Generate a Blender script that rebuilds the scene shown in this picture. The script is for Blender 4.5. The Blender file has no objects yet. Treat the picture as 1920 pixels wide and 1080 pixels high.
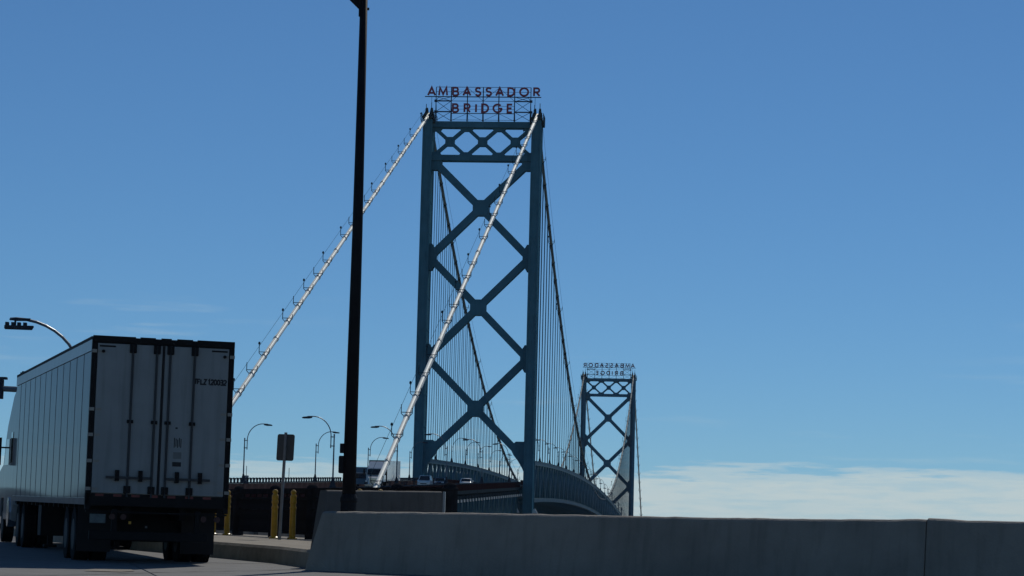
import bpy, bmesh, math, random
from mathutils import Vector, Matrix
random.seed(7)
SC = bpy.context.scene
COL = SC.collection
PI = math.pi

# ------------------------------------------------------------------ camera
EYE = 1.5                                   # the eye of a passenger in a car
PITCH, ROLL, FPX = 0.1201, 0.0248, 4643.7   # long lens, slightly tilted
cam_d = bpy.data.cameras.new('camera')
cam = bpy.data.objects.new('camera', cam_d)
COL.objects.link(cam)
cam_d.sensor_fit = 'HORIZONTAL'
cam_d.sensor_width = 36.0
cam_d.lens = FPX / 1920.0 * 36.0
cam_d.clip_start = 0.1
cam_d.clip_end = 40000
_X = Vector((1, 0, 0)); _U = Vector((0, -math.sin(PITCH), math.cos(PITCH))); _F = Vector((0, math.cos(PITCH), math.sin(PITCH)))
_r = math.cos(ROLL) * _X + math.sin(ROLL) * _U
_u = math.cos(ROLL) * _U - math.sin(ROLL) * _X
cam.matrix_world = Matrix(((_r.x, _u.x, -_F.x, 0), (_r.y, _u.y, -_F.y, 0), (_r.z, _u.z, -_F.z, EYE), (0, 0, 0, 1)))
SC.camera = cam

# ------------------------------------------------------------------ sky, sun, exposure
SUN_AZ, SUN_EL = math.radians(15), math.radians(44)
world = bpy.data.worlds.new('World'); SC.world = world
world.use_nodes = True
nt = world.node_tree; nt.nodes.clear()
def wn(t, **k):
    n = nt.nodes.new(t)
    for a, b in k.items(): setattr(n, a, b)
    return n
def wl(a, b): nt.links.new(a, b)
sky = wn('ShaderNodeTexSky', sky_type='NISHITA', sun_disc=False)
sky.sun_elevation = SUN_EL; sky.sun_rotation = SUN_AZ
sky.altitude = 3000; sky.air_density = 1.2; sky.dust_density = 0.0; sky.ozone_density = 10.0
bg = wn('ShaderNodeBackground'); bg.inputs['Strength'].default_value = 0.0595
tint = wn('ShaderNodeMix', data_type='RGBA', blend_type='MULTIPLY'); tint.inputs[0].default_value = 1.0
wl(sky.outputs[0], tint.inputs[6]); tint.inputs[7].default_value = (0.88, 1.05, 1.04, 1)
wl(tint.outputs[2], bg.inputs['Color'])
tc = wn('ShaderNodeTexCoord')
sep = wn('ShaderNodeSeparateXYZ'); wl(tc.outputs['Generated'], sep.inputs[0])
mp = wn('ShaderNodeMapping'); mp.inputs['Scale'].default_value = (14, 14, 170); wl(tc.outputs['Generated'], mp.inputs[0])
n1 = wn('ShaderNodeTexNoise'); n1.inputs['Scale'].default_value = 1.0; n1.inputs['Detail'].default_value = 8; n1.inputs['Roughness'].default_value = 0.55
wl(mp.outputs[0], n1.inputs[0])
mp2 = wn('ShaderNodeMapping'); mp2.inputs['Scale'].default_value = (3.0, 3.0, 14); mp2.inputs['Location'].default_value = (2.3, 0.4, 0.2); wl(tc.outputs['Generated'], mp2.inputs[0])
n2 = wn('ShaderNodeTexNoise'); n2.inputs['Scale'].default_value = 1.0; n2.inputs['Detail'].default_value = 3; wl(mp2.outputs[0], n2.inputs[0])
def wmath(op, a, b=None, clamp=False):
    m = wn('ShaderNodeMath', operation=op, use_clamp=clamp)
    for i, v in enumerate((a, b)):
        if v is None: continue
        if isinstance(v, (int, float)): m.inputs[i].default_value = v
        else: wl(v, m.inputs[i])
    return m.outputs[0]
def wramp(val, a, b, c=0.0, d=1.0):
    m = wn('ShaderNodeMapRange', interpolation_type='SMOOTHSTEP')
    wl(val, m.inputs[0])
    for i, v in enumerate((a, b, c, d)): m.inputs[i + 1].default_value = v
    return m.outputs[0]
elev = sep.outputs['Z']
# a low bank of stratus: thick to the right of the bridge, thinning to the left of it
mp3 = wn('ShaderNodeMapping'); mp3.inputs['Scale'].default_value = (42, 42, 420); wl(tc.outputs['Generated'], mp3.inputs[0])
n3 = wn('ShaderNodeTexNoise'); n3.inputs['Scale'].default_value = 1.0; n3.inputs['Detail'].default_value = 6; n3.inputs['Roughness'].default_value = 0.6; wl(mp3.outputs[0], n3.inputs[0])
e3 = wmath('ADD', wmath('ADD', elev, wmath('MULTIPLY', wmath('SUBTRACT', n1.outputs[0], 0.5), 0.026)), wmath('MULTIPLY', wmath('SUBTRACT', n3.outputs[0], 0.5), 0.016))
bank = wramp(e3, 0.0505, 0.0450)
side = wmath('MULTIPLY', wramp(sep.outputs['X'], -0.10, 0.05, 0.72, 1.0), wramp(sep.outputs['X'], -0.30, -0.12, 0.12, 1.0))
streak = wmath('MULTIPLY', wramp(n1.outputs[0], 0.30, 0.60, 0.86, 1.0), wramp(n3.outputs[0], 0.34, 0.60, 0.66, 1.0))
bank = wmath('MULTIPLY', wmath('MULTIPLY', bank, side), streak)
# thin loose cirrus streaks higher up
hi = wmath('MULTIPLY', wramp(n1.outputs[0], 0.54, 0.74), wramp(n2.outputs[0], 0.50, 0.66))
hi = wmath('MULTIPLY', hi, wramp(elev, 0.118, 0.100, 0.0, 0.4))
cl = wmath('MAXIMUM', bank, hi)
bgc = wn('ShaderNodeBackground'); bgc.inputs['Color'].default_value = (0.51, 0.61, 0.63, 1); bgc.inputs['Strength'].default_value = 1.0
mixw = wn('ShaderNodeMixShader'); wl(cl, mixw.inputs[0]); wl(bg.outputs[0], mixw.inputs[1]); wl(bgc.outputs[0], mixw.inputs[2])
wo = wn('ShaderNodeOutputWorld'); wl(mixw.outputs[0], wo.inputs[0])

sun_d = bpy.data.lights.new('sun', 'SUN'); sun_d.energy = 2.6; sun_d.angle = math.radians(0.5); sun_d.color = (1.0, 0.95, 0.86)
sun = bpy.data.objects.new('sun', sun_d); COL.objects.link(sun)
sd = Vector((math.sin(SUN_AZ) * math.cos(SUN_EL), math.cos(SUN_AZ) * math.cos(SUN_EL), math.sin(SUN_EL)))
sun.rotation_mode = 'QUATERNION'; sun.rotation_quaternion = (-sd).to_track_quat('-Z', 'Y')
sun.location = (60, 60, 200)

vs = SC.view_settings
vs.view_transform = 'Standard'; vs.look = 'None'; vs.gamma = 1.0; vs.use_curve_mapping = False; vs.exposure = 0.0

# ------------------------------------------------------------------ helpers
class MB:
    """collects shapes into one mesh"""
    def __init__(s): s.v = []; s.f = []
    def add(s, vs_, fs):
        o = len(s.v); s.v += [tuple(p) for p in vs_]; s.f += [tuple(i + o for i in f) for f in fs]
        return s
    def box(s, x0, x1, y0, y1, z0, z1):
        return s.add([(x, y, z) for z in (z0, z1) for y in (y0, y1) for x in (x0, x1)],
                     [(0, 2, 3, 1), (4, 5, 7, 6), (0, 1, 5, 4), (1, 3, 7, 5), (3, 2, 6, 7), (2, 0, 4, 6)])
    def beam(s, p, q, w, h, up=(0, 0, 1)):
        p = Vector(p); q = Vector(q); d = (q - p).normalized(); u = Vector(up)
        a = d.cross(u)
        if a.length < 1e-5: a = d.cross(Vector((0, 1, 0)))
        a.normalize(); b = a.cross(d).normalized(); a = a * w / 2; b = b * h / 2
        return s.add([p - a - b, p + a - b, p + a + b, p - a + b, q - a - b, q + a - b, q + a + b, q - a + b],
                     [(0, 3, 2, 1), (4, 5, 6, 7), (0, 1, 5, 4), (1, 2, 6, 5), (2, 3, 7, 6), (3, 0, 4, 7)])
    def tube(s, pts, r, n=8, cap=True):
        pts = [Vector(p) for p in pts]; rs = r if isinstance(r, (list, tuple)) else [r] * len(pts)
        t0 = (pts[1] - pts[0]).normalized()
        ref = Vector((0, 0, 1)) if abs(t0.z) < .9 else Vector((0, 1, 0))
        a = t0.cross(ref).normalized(); vs_ = []
        for i, p in enumerate(pts):
            t = (pts[min(i + 1, len(pts) - 1)] - pts[max(i - 1, 0)]).normalized()
            a = (a - t * a.dot(t)).normalized(); b = t.cross(a)
            for k in range(n):
                g = 2 * PI * k / n; vs_.append(p + (a * math.cos(g) + b * math.sin(g)) * rs[i])
        fs = []
        for i in range(len(pts) - 1):
            for k in range(n):
                k2 = (k + 1) % n; fs.append((i * n + k, i * n + k2, (i + 1) * n + k2, (i + 1) * n + k))
        if cap:
            fs.append(tuple(range(n))[::-1]); fs.append(tuple((len(pts) - 1) * n + k for k in range(n)))
        return s.add(vs_, fs)
    def prism(s, poly, d0, d1, plane='xz'):
        n = len(poly)
        def m(p, d):
            if plane == 'xz': return (p[0], d, p[1])
            if plane == 'yz': return (d, p[0], p[1])
            return (p[0], p[1], d)
        vs_ = [m(p, d0) for p in poly] + [m(p, d1) for p in poly]
        fs = [tuple(range(n)), tuple(range(2 * n - 1, n - 1, -1))]
        for i in range(n):
            j = (i + 1) % n; fs.append((i, i + n, j + n, j))
        return s.add(vs_, fs)
    def lathe(s, prof, c=(0, 0, 0), n=14):
        vs_ = []; fs = []
        for r, z in prof:
            for k in range(n):
                g = 2 * PI * k / n; vs_.append((c[0] + r * math.cos(g), c[1] + r * math.sin(g), c[2] + z))
        for i in range(len(prof) - 1):
            for k in range(n):
                k2 = (k + 1) % n; fs.append((i * n + k, i * n + k2, (i + 1) * n + k2, (i + 1) * n + k))
        fs.append(tuple(range(n))[::-1]); fs.append(tuple((len(prof) - 1) * n + k for k in range(n)))
        return s.add(vs_, fs)
    def disc_x(s, r, x0, x1, c=(0, 0), n=20):
        """cylinder along x, centre (y,z)"""
        vs_ = []
        for x in (x0, x1):
            for k in range(n):
                g = 2 * PI * k / n; vs_.append((x, c[0] + r * math.cos(g), c[1] + r * math.sin(g)))
        fs = [(k, (k + 1) % n, n + (k + 1) % n, n + k) for k in range(n)]
        fs += [tuple(range(n))[::-1], tuple(range(n, 2 * n))]
        return s.add(vs_, fs)
    def loft(s, rings, close=True, cap=True):
        n = len(rings[0]); vs_ = [p for r in rings for p in r]; fs = []
        for i in range(len(rings) - 1):
            for k in range(n if close else n - 1):
                k2 = (k + 1) % n; fs.append((i * n + k, i * n + k2, (i + 1) * n + k2, (i + 1) * n + k))
        if cap and close:
            fs.append(tuple(range(n))[::-1]); fs.append(tuple((len(rings) - 1) * n + k for k in range(n)))
        return s.add(vs_, fs)
    def mesh(s, name, material, smooth=False):
        me = bpy.data.meshes.new(name); me.from_pydata(s.v, [], s.f)
        bm = bmesh.new(); bm.from_mesh(me); bmesh.ops.recalc_face_normals(bm, faces=bm.faces); bm.to_mesh(me); bm.free()
        me.materials.append(material)
        if smooth:
            for p in me.polygons: p.use_smooth = True
        return me
    def build(s, name, material, parent=None, loc=(0, 0, 0), bevel=0.0, smooth=False):
        return put(s.mesh(name, material, smooth), name, parent, loc, bevel)

def put(me, name, parent=None, loc=(0, 0, 0), bevel=0.0, rot=None, scale=None):
    o = bpy.data.objects.new(name, me); COL.objects.link(o); o.location = loc
    if rot is not None: o.rotation_euler = rot
    if scale is not None: o.scale = scale
    if parent is not None: o.parent = parent
    if bevel:
        b = o.modifiers.new('bevel', 'BEVEL'); b.width = bevel; b.segments = 2; b.limit_method = 'ANGLE'; b.angle_limit = math.radians(40)
    return o
def tag(o, label, cat, group=None):
    o['label'] = label; o['category'] = cat
    if group: o['group'] = group
    return o
def thing(name, label, cat, loc=(0, 0, 0), rotz=0.0, group=None):
    o = bpy.data.objects.new(name, None); COL.objects.link(o); o.empty_display_size = 0.3
    o.location = loc; o.rotation_euler = (0, 0, rotz)
    return tag(o, label, cat, group)
def structure(o):
    o['kind'] = 'structure'; return o
def stuff(o):
    o['kind'] = 'stuff'; return o
def copy_tree(o, parent=None):
    c = o.copy(); COL.objects.link(c)
    if parent is not None: c.parent = parent
    for ch in list(o.children): copy_tree(ch, c)
    return c

def mat(name, col, rough=0.6, metal=0.0, var=0.15, scale=3.0, bump=0.0, bscale=40.0, streak=0.0, spec=0.5, dirt=None, coat=0.0):
    m = bpy.data.materials.new(name); m.use_nodes = True
    t = m.node_tree; b = t.nodes['Principled BSDF']
    b.inputs['Roughness'].default_value = rough; b.inputs['Metallic'].default_value = metal
    b.inputs['Specular IOR Level'].default_value = spec
    b.inputs['Coat Weight'].default_value = coat
    co = t.nodes.new('ShaderNodeTexCoord')
    n = t.nodes.new('ShaderNodeTexNoise'); n.inputs['Scale'].default_value = scale; n.inputs['Detail'].default_value = 7; n.inputs['Roughness'].default_value = 0.62
    t.links.new(co.outputs['Object'], n.inputs[0])
    mx = t.nodes.new('ShaderNodeMix'); mx.data_type = 'RGBA'
    lo = [c * (1 - var) for c in col]; hi_ = [min(1, c * (1 + var)) for c in col]
    if dirt: lo = list(dirt)
    mx.inputs[6].default_value = (*lo, 1); mx.inputs[7].default_value = (*hi_, 1)
    mr = t.nodes.new('ShaderNodeMapRange'); mr.inputs[1].default_value = 0.3; mr.inputs[2].default_value = 0.66
    t.links.new(n.outputs[0], mr.inputs[0]); t.links.new(mr.outputs[0], mx.inputs[0])
    out = mx.outputs[2]
    if streak:
        mpn = t.nodes.new('ShaderNodeMapping'); mpn.inputs['Scale'].default_value = (5, 5, 0.35); t.links.new(co.outputs['Object'], mpn.inputs[0])
        ns = t.nodes.new('ShaderNodeTexNoise'); ns.inputs['Scale'].default_value = 1.6; ns.inputs['Detail'].default_value = 5; t.links.new(mpn.outputs[0], ns.inputs[0])
        m2 = t.nodes.new('ShaderNodeMix'); m2.data_type = 'RGBA'; m2.blend_type = 'MULTIPLY'
        r2 = t.nodes.new('ShaderNodeMapRange'); r2.inputs[1].default_value = 0.5; r2.inputs[2].default_value = 0.75; r2.inputs[4].default_value = streak
        t.links.new(ns.outputs[0], r2.inputs[0]); t.links.new(r2.outputs[0], m2.inputs[0])
        t.links.new(out, m2.inputs[6]); m2.inputs[7].default_value = (0.45, 0.43, 0.4, 1); out = m2.outputs[2]
    t.links.new(out, b.inputs['Base Color'])
    if bump:
        nb = t.nodes.new('ShaderNodeTexNoise'); nb.inputs['Scale'].default_value = bscale; nb.inputs['Detail'].default_value = 6
        t.links.new(co.outputs['Object'], nb.inputs[0])
        bp = t.nodes.new('ShaderNodeBump'); bp.inputs['Strength'].default_value = bump; bp.inputs['Distance'].default_value = 0.02
        t.links.new(nb.outputs[0], bp.inputs['Height']); t.links.new(bp.outputs[0], b.inputs['Normal'])
    return m
M = {}
M['tower'] = mat('teal_bridge_paint', (0.058, 0.165, 0.225), 0.55, var=0.14, scale=0.25, streak=0.35, spec=0.0)
M['truss'] = mat('teal_truss_paint', (0.046, 0.132, 0.178), 0.55, var=0.18, scale=0.4, streak=0.3, spec=0.05)
M['dark_steel'] = mat('weathered_dark_steel', (0.03, 0.045, 0.055), 0.6, var=0.25, scale=1.0, spec=0.0)
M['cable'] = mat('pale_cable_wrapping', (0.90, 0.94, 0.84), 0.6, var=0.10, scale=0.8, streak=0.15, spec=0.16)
M['cable_shaded'] = mat('shaded_cable_wrapping', (0.19, 0.23, 0.23), 0.7, var=0.2, scale=0.8, streak=0.2, spec=0.1)  # same wrapping as the backstays, darkened to paint in the span's shaded underside
M['rope'] = mat('galvanised_rope', (0.022, 0.048, 0.068), 0.6, var=0.2, scale=0.5, spec=0.0)
M['band'] = mat('cast_cable_band', (0.50, 0.53, 0.50), 0.5, var=0.2, scale=2)
M['red'] = mat('red_sign_enamel', (0.24, 0.030, 0.060), 0.5, var=0.2, scale=1)
M['frame'] = mat('sign_frame_steel', (0.03, 0.05, 0.085), 0.6, var=0.2, spec=0.0)
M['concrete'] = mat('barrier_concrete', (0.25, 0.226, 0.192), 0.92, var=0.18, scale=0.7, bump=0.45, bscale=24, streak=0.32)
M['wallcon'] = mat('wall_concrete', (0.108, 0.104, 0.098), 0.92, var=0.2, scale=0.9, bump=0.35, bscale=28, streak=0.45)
M['kerb'] = mat('kerb_concrete', (0.215, 0.19, 0.15), 0.93, var=0.25, scale=2.5, bump=0.5, bscale=25)
M['road'] = mat('worn_road_concrete', (0.125, 0.125, 0.122), 0.88, var=0.2, scale=1.3, bump=0.5, bscale=45)
M['asphalt'] = mat('asphalt', (0.05, 0.05, 0.052), 0.9, var=0.2, scale=1.0, bump=0.3)
M['ground'] = mat('dry_ground', (0.09, 0.085, 0.06), 0.95, var=0.35, scale=0.05)
M['hill'] = mat('wooded_hill', (0.018, 0.030, 0.030), 0.95, var=0.5, scale=0.06)
M['water'] = mat('river_water', (0.02, 0.04, 0.05), 0.12, var=0.2, scale=0.02, bump=0.25, bscale=0.4)
M['viaduct'] = mat('viaduct_concrete', (0.13, 0.125, 0.12), 0.92, var=0.25, scale=0.3, streak=0.4, spec=0.0)
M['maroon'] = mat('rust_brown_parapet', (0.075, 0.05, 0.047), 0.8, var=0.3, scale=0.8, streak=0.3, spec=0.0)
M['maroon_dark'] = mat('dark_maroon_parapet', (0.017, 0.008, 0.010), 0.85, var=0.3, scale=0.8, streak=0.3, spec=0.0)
M['blue_rail'] = mat('blue_railing_paint', (0.02, 0.032, 0.05), 0.6, var=0.2, spec=0.0)
M['pale'] = mat('pale_bracket_paint', (0.55, 0.58, 0.58), 0.6, var=0.15)
M['black'] = mat('black_metal', (0.012, 0.013, 0.016), 0.6, var=0.2, spec=0.12)
M['fence'] = mat('black_iron_paint', (0.022, 0.023, 0.026), 0.7, var=0.3, spec=0.0)
M['yellow'] = mat('yellow_bollard_plastic', (0.50, 0.275, 0.010), 0.4, var=0.18, scale=5)
M['lamp'] = mat('galvanised_lamp_pole', (0.10, 0.13, 0.16), 0.45, metal=0.2, var=0.2)
M['lamp_head'] = mat('dark_lamp_housing', (0.035, 0.045, 0.06), 0.5, var=0.2, spec=0.0)
M['lens'] = mat('lamp_lens', (0.25, 0.27, 0.28), 0.2, var=0.05)
M['sign_back'] = mat('bare_aluminium_sign_back', (0.085, 0.09, 0.09), 0.55, metal=0.2, var=0.15)
M['galv'] = mat('galvanised_post', (0.22, 0.23, 0.24), 0.45, metal=0.3, var=0.2)
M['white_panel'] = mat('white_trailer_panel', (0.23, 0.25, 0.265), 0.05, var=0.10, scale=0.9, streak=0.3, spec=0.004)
M['alu'] = mat('trailer_aluminium', (0.33, 0.35, 0.36), 0.35, metal=0.3, var=0.12)
M['joint'] = mat('panel_joint_grey', (0.07, 0.08, 0.09), 0.5, var=0.1, spec=0.3)
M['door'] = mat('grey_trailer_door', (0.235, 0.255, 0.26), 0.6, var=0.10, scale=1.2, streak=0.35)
M['rear_frame'] = mat('dark_rear_frame', (0.009, 0.009, 0.010), 0.7, var=0.2, spec=0.2)
M['faded'] = mat('faded_label', (0.15, 0.16, 0.16), 0.7, var=0.1)
M['seal'] = mat('door_seal_rubber', (0.01, 0.01, 0.012), 0.8)
M['rod'] = mat('lock_rod_steel', (0.03, 0.034, 0.04), 0.5, metal=0.3)
M['hinge'] = mat('pale_hinge_zinc', (0.24, 0.23, 0.21), 0.5, metal=0.2)
M['print'] = mat('black_print', (0.012, 0.013, 0.016), 0.7, var=0.1)
M['tape_red'] = mat('red_reflective_tape', (0.14, 0.02, 0.018), 0.5, var=0.25)
M['tape_white'] = mat('white_reflective_tape', (0.4, 0.4, 0.4), 0.5)
M['tyre'] = mat('tyre_rubber', (0.008, 0.008, 0.009), 0.95, var=0.2, spec=0.15)
M['rim'] = mat('dirty_wheel_rim', (0.03, 0.032, 0.035), 0.7, metal=0.2)
M['plate'] = mat('dirty_licence_plate', (0.09, 0.115, 0.115), 0.6, var=0.3, scale=9)
M['cab'] = mat('white_cab_paint', (0.60, 0.64, 0.66), 0.22, var=0.05, coat=0.5)
M['glass'] = mat('dark_vehicle_glass', (0.008, 0.010, 0.014), 0.06, var=0.1)
M['chrome'] = mat('chrome', (0.6, 0.62, 0.64), 0.12, metal=1.0, var=0.05)
M['car_white'] = mat('white_car_paint', (0.78, 0.78, 0.74), 0.25, var=0.03, coat=0.6)
M['car_blue'] = mat('dark_blue_car_paint', (0.015, 0.03, 0.07), 0.25, var=0.05, coat=0.6)
M['bluebox'] = mat('blue_grey_box_paint', (0.07, 0.14, 0.20), 0.5, var=0.1)
M['headlight'] = mat('headlight_glass', (0.7, 0.7, 0.68), 0.1, var=0.02)
M['taillight'] = mat('red_lamp_lens', (0.035, 0.004, 0.004), 0.5)
M['amber'] = mat('amber_marker', (0.5, 0.25, 0.01), 0.4)

# ------------------------------------------------------------------ lie of the land
def G(Y):                                   # road level, climbing away from the camera
    return 0.0446 * Y - 0.00014 * Y * Y
TX, TY, YAW = -6.171, 457.63, 0.0836        # near tower; the bridge runs a little to the right of the view
_d = Vector((math.sin(YAW), math.cos(YAW), 0)); _rr = Vector((_d.y, -_d.x, 0))
SPAN = 564.0
def BW(lat, s, z):                          # bridge coordinates -> world; z is counted from the eye level
    p = Vector((TX, TY, 0)) + _rr * lat + _d * s
    return Vector((p.x, p.y, z + EYE))
def deck_z(s):                              # roadway level (from eye level)
    if s <= 0: return 18.3 + 0.0465 * s
    if s >= SPAN: return deck_z(SPAN - s) - 0.6 if s - SPAN < 230 else 7.0
    return chord_z(s) - 4.2
def chord_z(s):                             # top chord of the stiffening trusses
    return 28.75 - 7.6e-5 * (s - 280.0) ** 2 + (0.26 if s < 0 else 0)
BROT = -YAW

# ------------------------------------------------------------------ ground, river, road
def ground_z(x, y):
    if y < 70: b = G(y) - 0.12
    elif y < 230:
        t = (y - 70) / 160.0; t = t * t * (3 - 2 * t); b = (G(70) - 0.12) * (1 - t) - 9.0 * t
    elif y < 400: b = -9.0 - 1.0 * (y - 230) / 170
    elif y < 440: b = -10.0 - 14.0 * (y - 400) / 40
    elif y < 1060: b = -24.0
    elif y < 1110: b = -24.0 + 12.0 * (y - 1060) / 50
    else: b = -12.0
    return b
mb = MB()
gy = [-3000, -600, -100, -20, 0, 15, 30, 40, 50, 60, 70, 90, 110, 130, 150, 175, 200, 230, 300, 400, 415, 430, 440, 700, 1060, 1085, 1110, 2500, 6000, 15000]
gx = [-9000, -2500, -600, -150, -60, -40, -25, -15, -8, -3, 2, 8, 15, 30, 60, 150, 600, 2500, 9000]
for y in gy:
    for x in gx: mb.v.append((x, y, ground_z(x, y)))
nx = len(gx)
for j in range(len(gy) - 1):
    for i in range(nx - 1): mb.f.append((j * nx + i, j * nx + i + 1, (j + 1) * nx + i + 1, (j + 1) * nx + i))
structure(mb.build('ground', M['ground'], smooth=True))
mb = MB(); mb.add([(-9000, 405, -21), (9000, 405, -21), (9000, 1100, -21), (-9000, 1100, -21)], [(0, 1, 2, 3)])
structure(mb.build('river', M['water']))

mb = MB(); rh = random.Random(4); ringn = 140
for i in range(ringn + 1):
    az = math.radians(-13.2 - 60 * i / ringn); h = 29 + 2.5 * math.sin(i * .9) + 9 * math.exp(-((math.degrees(az) + 21.7) / .45) ** 2) + rh.uniform(-1.5, 1.5)
    if i == 0: h = 4
    for rr_, hh in ((900, -8), (925, h * .55), (950, h), (1010, h * .9), (1100, -8)): mb.v.append((math.sin(az) * rr_, math.cos(az) * rr_, hh + EYE))
for i in range(ringn):
    for k in range(4): mb.f.append((i * 5 + k, i * 5 + k + 1, (i + 1) * 5 + k + 1, (i + 1) * 5 + k))
structure(mb.build('hills', M['hill']))

# road: right edge, left edge, height; it curves left past the island, then right to join the bridge
def bez(t, a, b, ma, mb_): 
    return (2*t**3-3*t*t+1)*a + (t**3-2*t*t+t)*ma + (-2*t**3+3*t*t)*b + (t**3-t*t)*mb_
RE = [(14, -25), (13, 0), (12, 20), (9, 33), (4, 40), (-2.8, 44.2), (-3.6, 46), (-6.2, 52), (-9.6, 60), (-12.6, 69), (-16.0, 80), (-20.5, 100), (-23.6, 118), (-25.2, 132)]
LE = [(-14, -25), (-15, 0), (-16, 20), (-18, 33), (-19, 40), (-20.2, 44.2), (-20.7, 46), (-22.5, 52), (-25.3, 60), (-28.3, 69), (-32, 80), (-37, 100), (-40.6, 118), (-42.0, 132)]
secs = []
zs0, zs1 = G(60), deck_z(-300) + EYE
for (rx, ry), (lx, ly) in zip(RE, LE):
    row = []
    for k in range(9):
        u = k / 8; x = rx + (lx - rx) * u; y = ry + (ly - ry) * u
        if y <= 60: z = G(y)
        else:
            t = min(1, (y - 60) / 98.6); z = bez(t, zs0, zs1, 0.0278 * 98.6, 0.0465 * 98.6)
        row.append((x, y, z))
    secs.append(row)
for s in [-308, -290, -260, -230, -200, -150, -100, -50, 0, 40, 80, 120, 160, 200, 240, 280, 320, 360, 400, 440, 480, 520, 564, 620, 700, 790]:
    secs.append([tuple(BW(8.4 - 16.8 * k / 8, s, deck_z(s))) for k in range(9)])
mb = MB(); mb.v = [p for r in secs for p in r]
for j in range(len(secs) - 1):
    for k in range(8): mb.f.append((j * 9 + k, j * 9 + k + 1, (j + 1) * 9 + k + 1, (j + 1) * 9 + k))
road = structure(mb.build('road', M['asphalt']))
# the concrete slabs of the road near the camera, with open joints
hd = math.radians(12); sv = Vector((-math.sin(hd), math.cos(hd), 0)); su = Vector((math.cos(hd), math.sin(hd), 0))
for i in range(-6, 5):
    for j in range(-3, 6):
        o0 = Vector((-6.0, 41.4, 0)) + su * (i * 3.66) + sv * (j * 5.2)
        if o0.y > 66: continue
        top = []
        gap = 0.011
        for a, b in ((gap, gap), (3.66 - gap, gap), (3.66 - gap, 5.2 - gap), (gap, 5.2 - gap)):
            p = o0 + su * a + sv * b; top.append(Vector((p.x, p.y, G(p.y) + 0.03 + random.uniform(-.003, .003))))
        if top[1].x > 6: continue
        c = sum(top, Vector()) / 4
        m_ = MB(); m_.add([p - c for p in top] + [p - c - Vector((0, 0, 0.06)) for p in top], [(0, 1, 2, 3), (7, 6, 5, 4), (0, 4, 5, 1), (1, 5, 6, 2), (2, 6, 7, 3), (3, 7, 4, 0)])
        o = m_.build('slab', M['road'], road, tuple(c), bevel=0.008)

# a sealed crack wandering across the slabs and a pale repair
cp = [(-7.5, 36.4), (-6.8, 37.3), (-6.12, 38.6), (-5.53, 40.0), (-4.9, 41.0), (-4.21, 42.2), (-3.62, 43.8), (-3.45, 44.6)]
mb = MB(); rc = random.Random(12); fine = []
for (x0, y0), (x1, y1) in zip(cp[:-1], cp[1:]):
    for k in range(5): u = k / 5; fine.append((x0 + (x1 - x0) * u + rc.uniform(-.02, .02), y0 + (y1 - y0) * u + rc.uniform(-.02, .02)))
for i, (x, y) in enumerate(fine):
    w = .028 + rc.uniform(-.008, .012)
    for sx in (-1, 1): mb.v.append((x + sx * w, y - sx * w * .5, G(y) + .0385))
    if i: mb.f.append((2 * i - 2, 2 * i - 1, 2 * i + 1, 2 * i))
mb.build('tar_seal', M['asphalt'], road)
mb = MB(); pp_ = [(-6.70, 39.75), (-6.1, 39.7), (-5.98, 40.3), (-6.22, 41.4), (-6.62, 41.3), (-6.8, 40.5)]
mb.v = [(x, y, G(y) + .0375) for x, y in pp_]; mb.f = [tuple(range(6))]
mb.build('repair_patch', M['kerb'], road)

# traffic island: pavement behind a tall kerb
KP = [(-3.35, 44.6), (-4.25, 47.6), (-6.2, 52.1), (-9.5, 60), (-12.4, 68.5), (-15.9, 80), (-18.2, 90)]
FP = [(3.2, 43.6), (0.9, 47.6), (-0.3, 51), (-4.1, 61), (-6.9, 69), (-11.5, 82), (-15.0, 91)]
mb = MB(); N = 7
for (kx, ky), (fx, fy) in zip(KP, FP):
    for k in range(5):
        u = k / 4; x = kx + (fx - kx) * u; y = ky + (fy - ky) * u; mb.v.append((x, y, G(y) + 0.345))
    mb.v.append((fx + .02, fy, G(fy) - 1.0))
for j in range(N - 1):
    for k in range(5): mb.f.append((j * 6 + k, j * 6 + k + 1, (j + 1) * 6 + k + 1, (j + 1) * 6 + k))
pav = structure(mb.build('pavement', M['kerb']))
pl = []
for a, b in zip(KP[:-1], KP[1:]):
    a = Vector((*a, 0)); b = Vector((*b, 0)); n_ = max(1, round((b - a).length / 3.0))
    for i in range(n_): pl.append((a + (b - a) * i / n_, a + (b - a) * (i + 1) / n_))
for a, b in pl:
    d_ = (b - a).normalized(); nrm = Vector((-d_.y, d_.x, 0)); nrm = nrm if nrm.x < 0 else -nrm    # towards the road
    a = a + d_ * 0.006; b = b - d_ * 0.006
    c = (a + b) / 2; c.z = G(c.y)
    rings = []
    for p in (a, b):
        z = G(p.y)
        rings.append([Vector((p.x, p.y, z - .1)) + nrm * .10 - c, Vector((p.x, p.y, z + .30)) + nrm * .07 - c, Vector((p.x, p.y, z + .352)) + nrm * .03 - c,
                      Vector((p.x, p.y, z + .356)) - nrm * .16 - c, Vector((p.x, p.y, z - .1)) - nrm * .16 - c])
    m_ = MB(); m_.loft(rings); m_.build('kerb', M['kerb'], pav, tuple(c))

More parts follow.
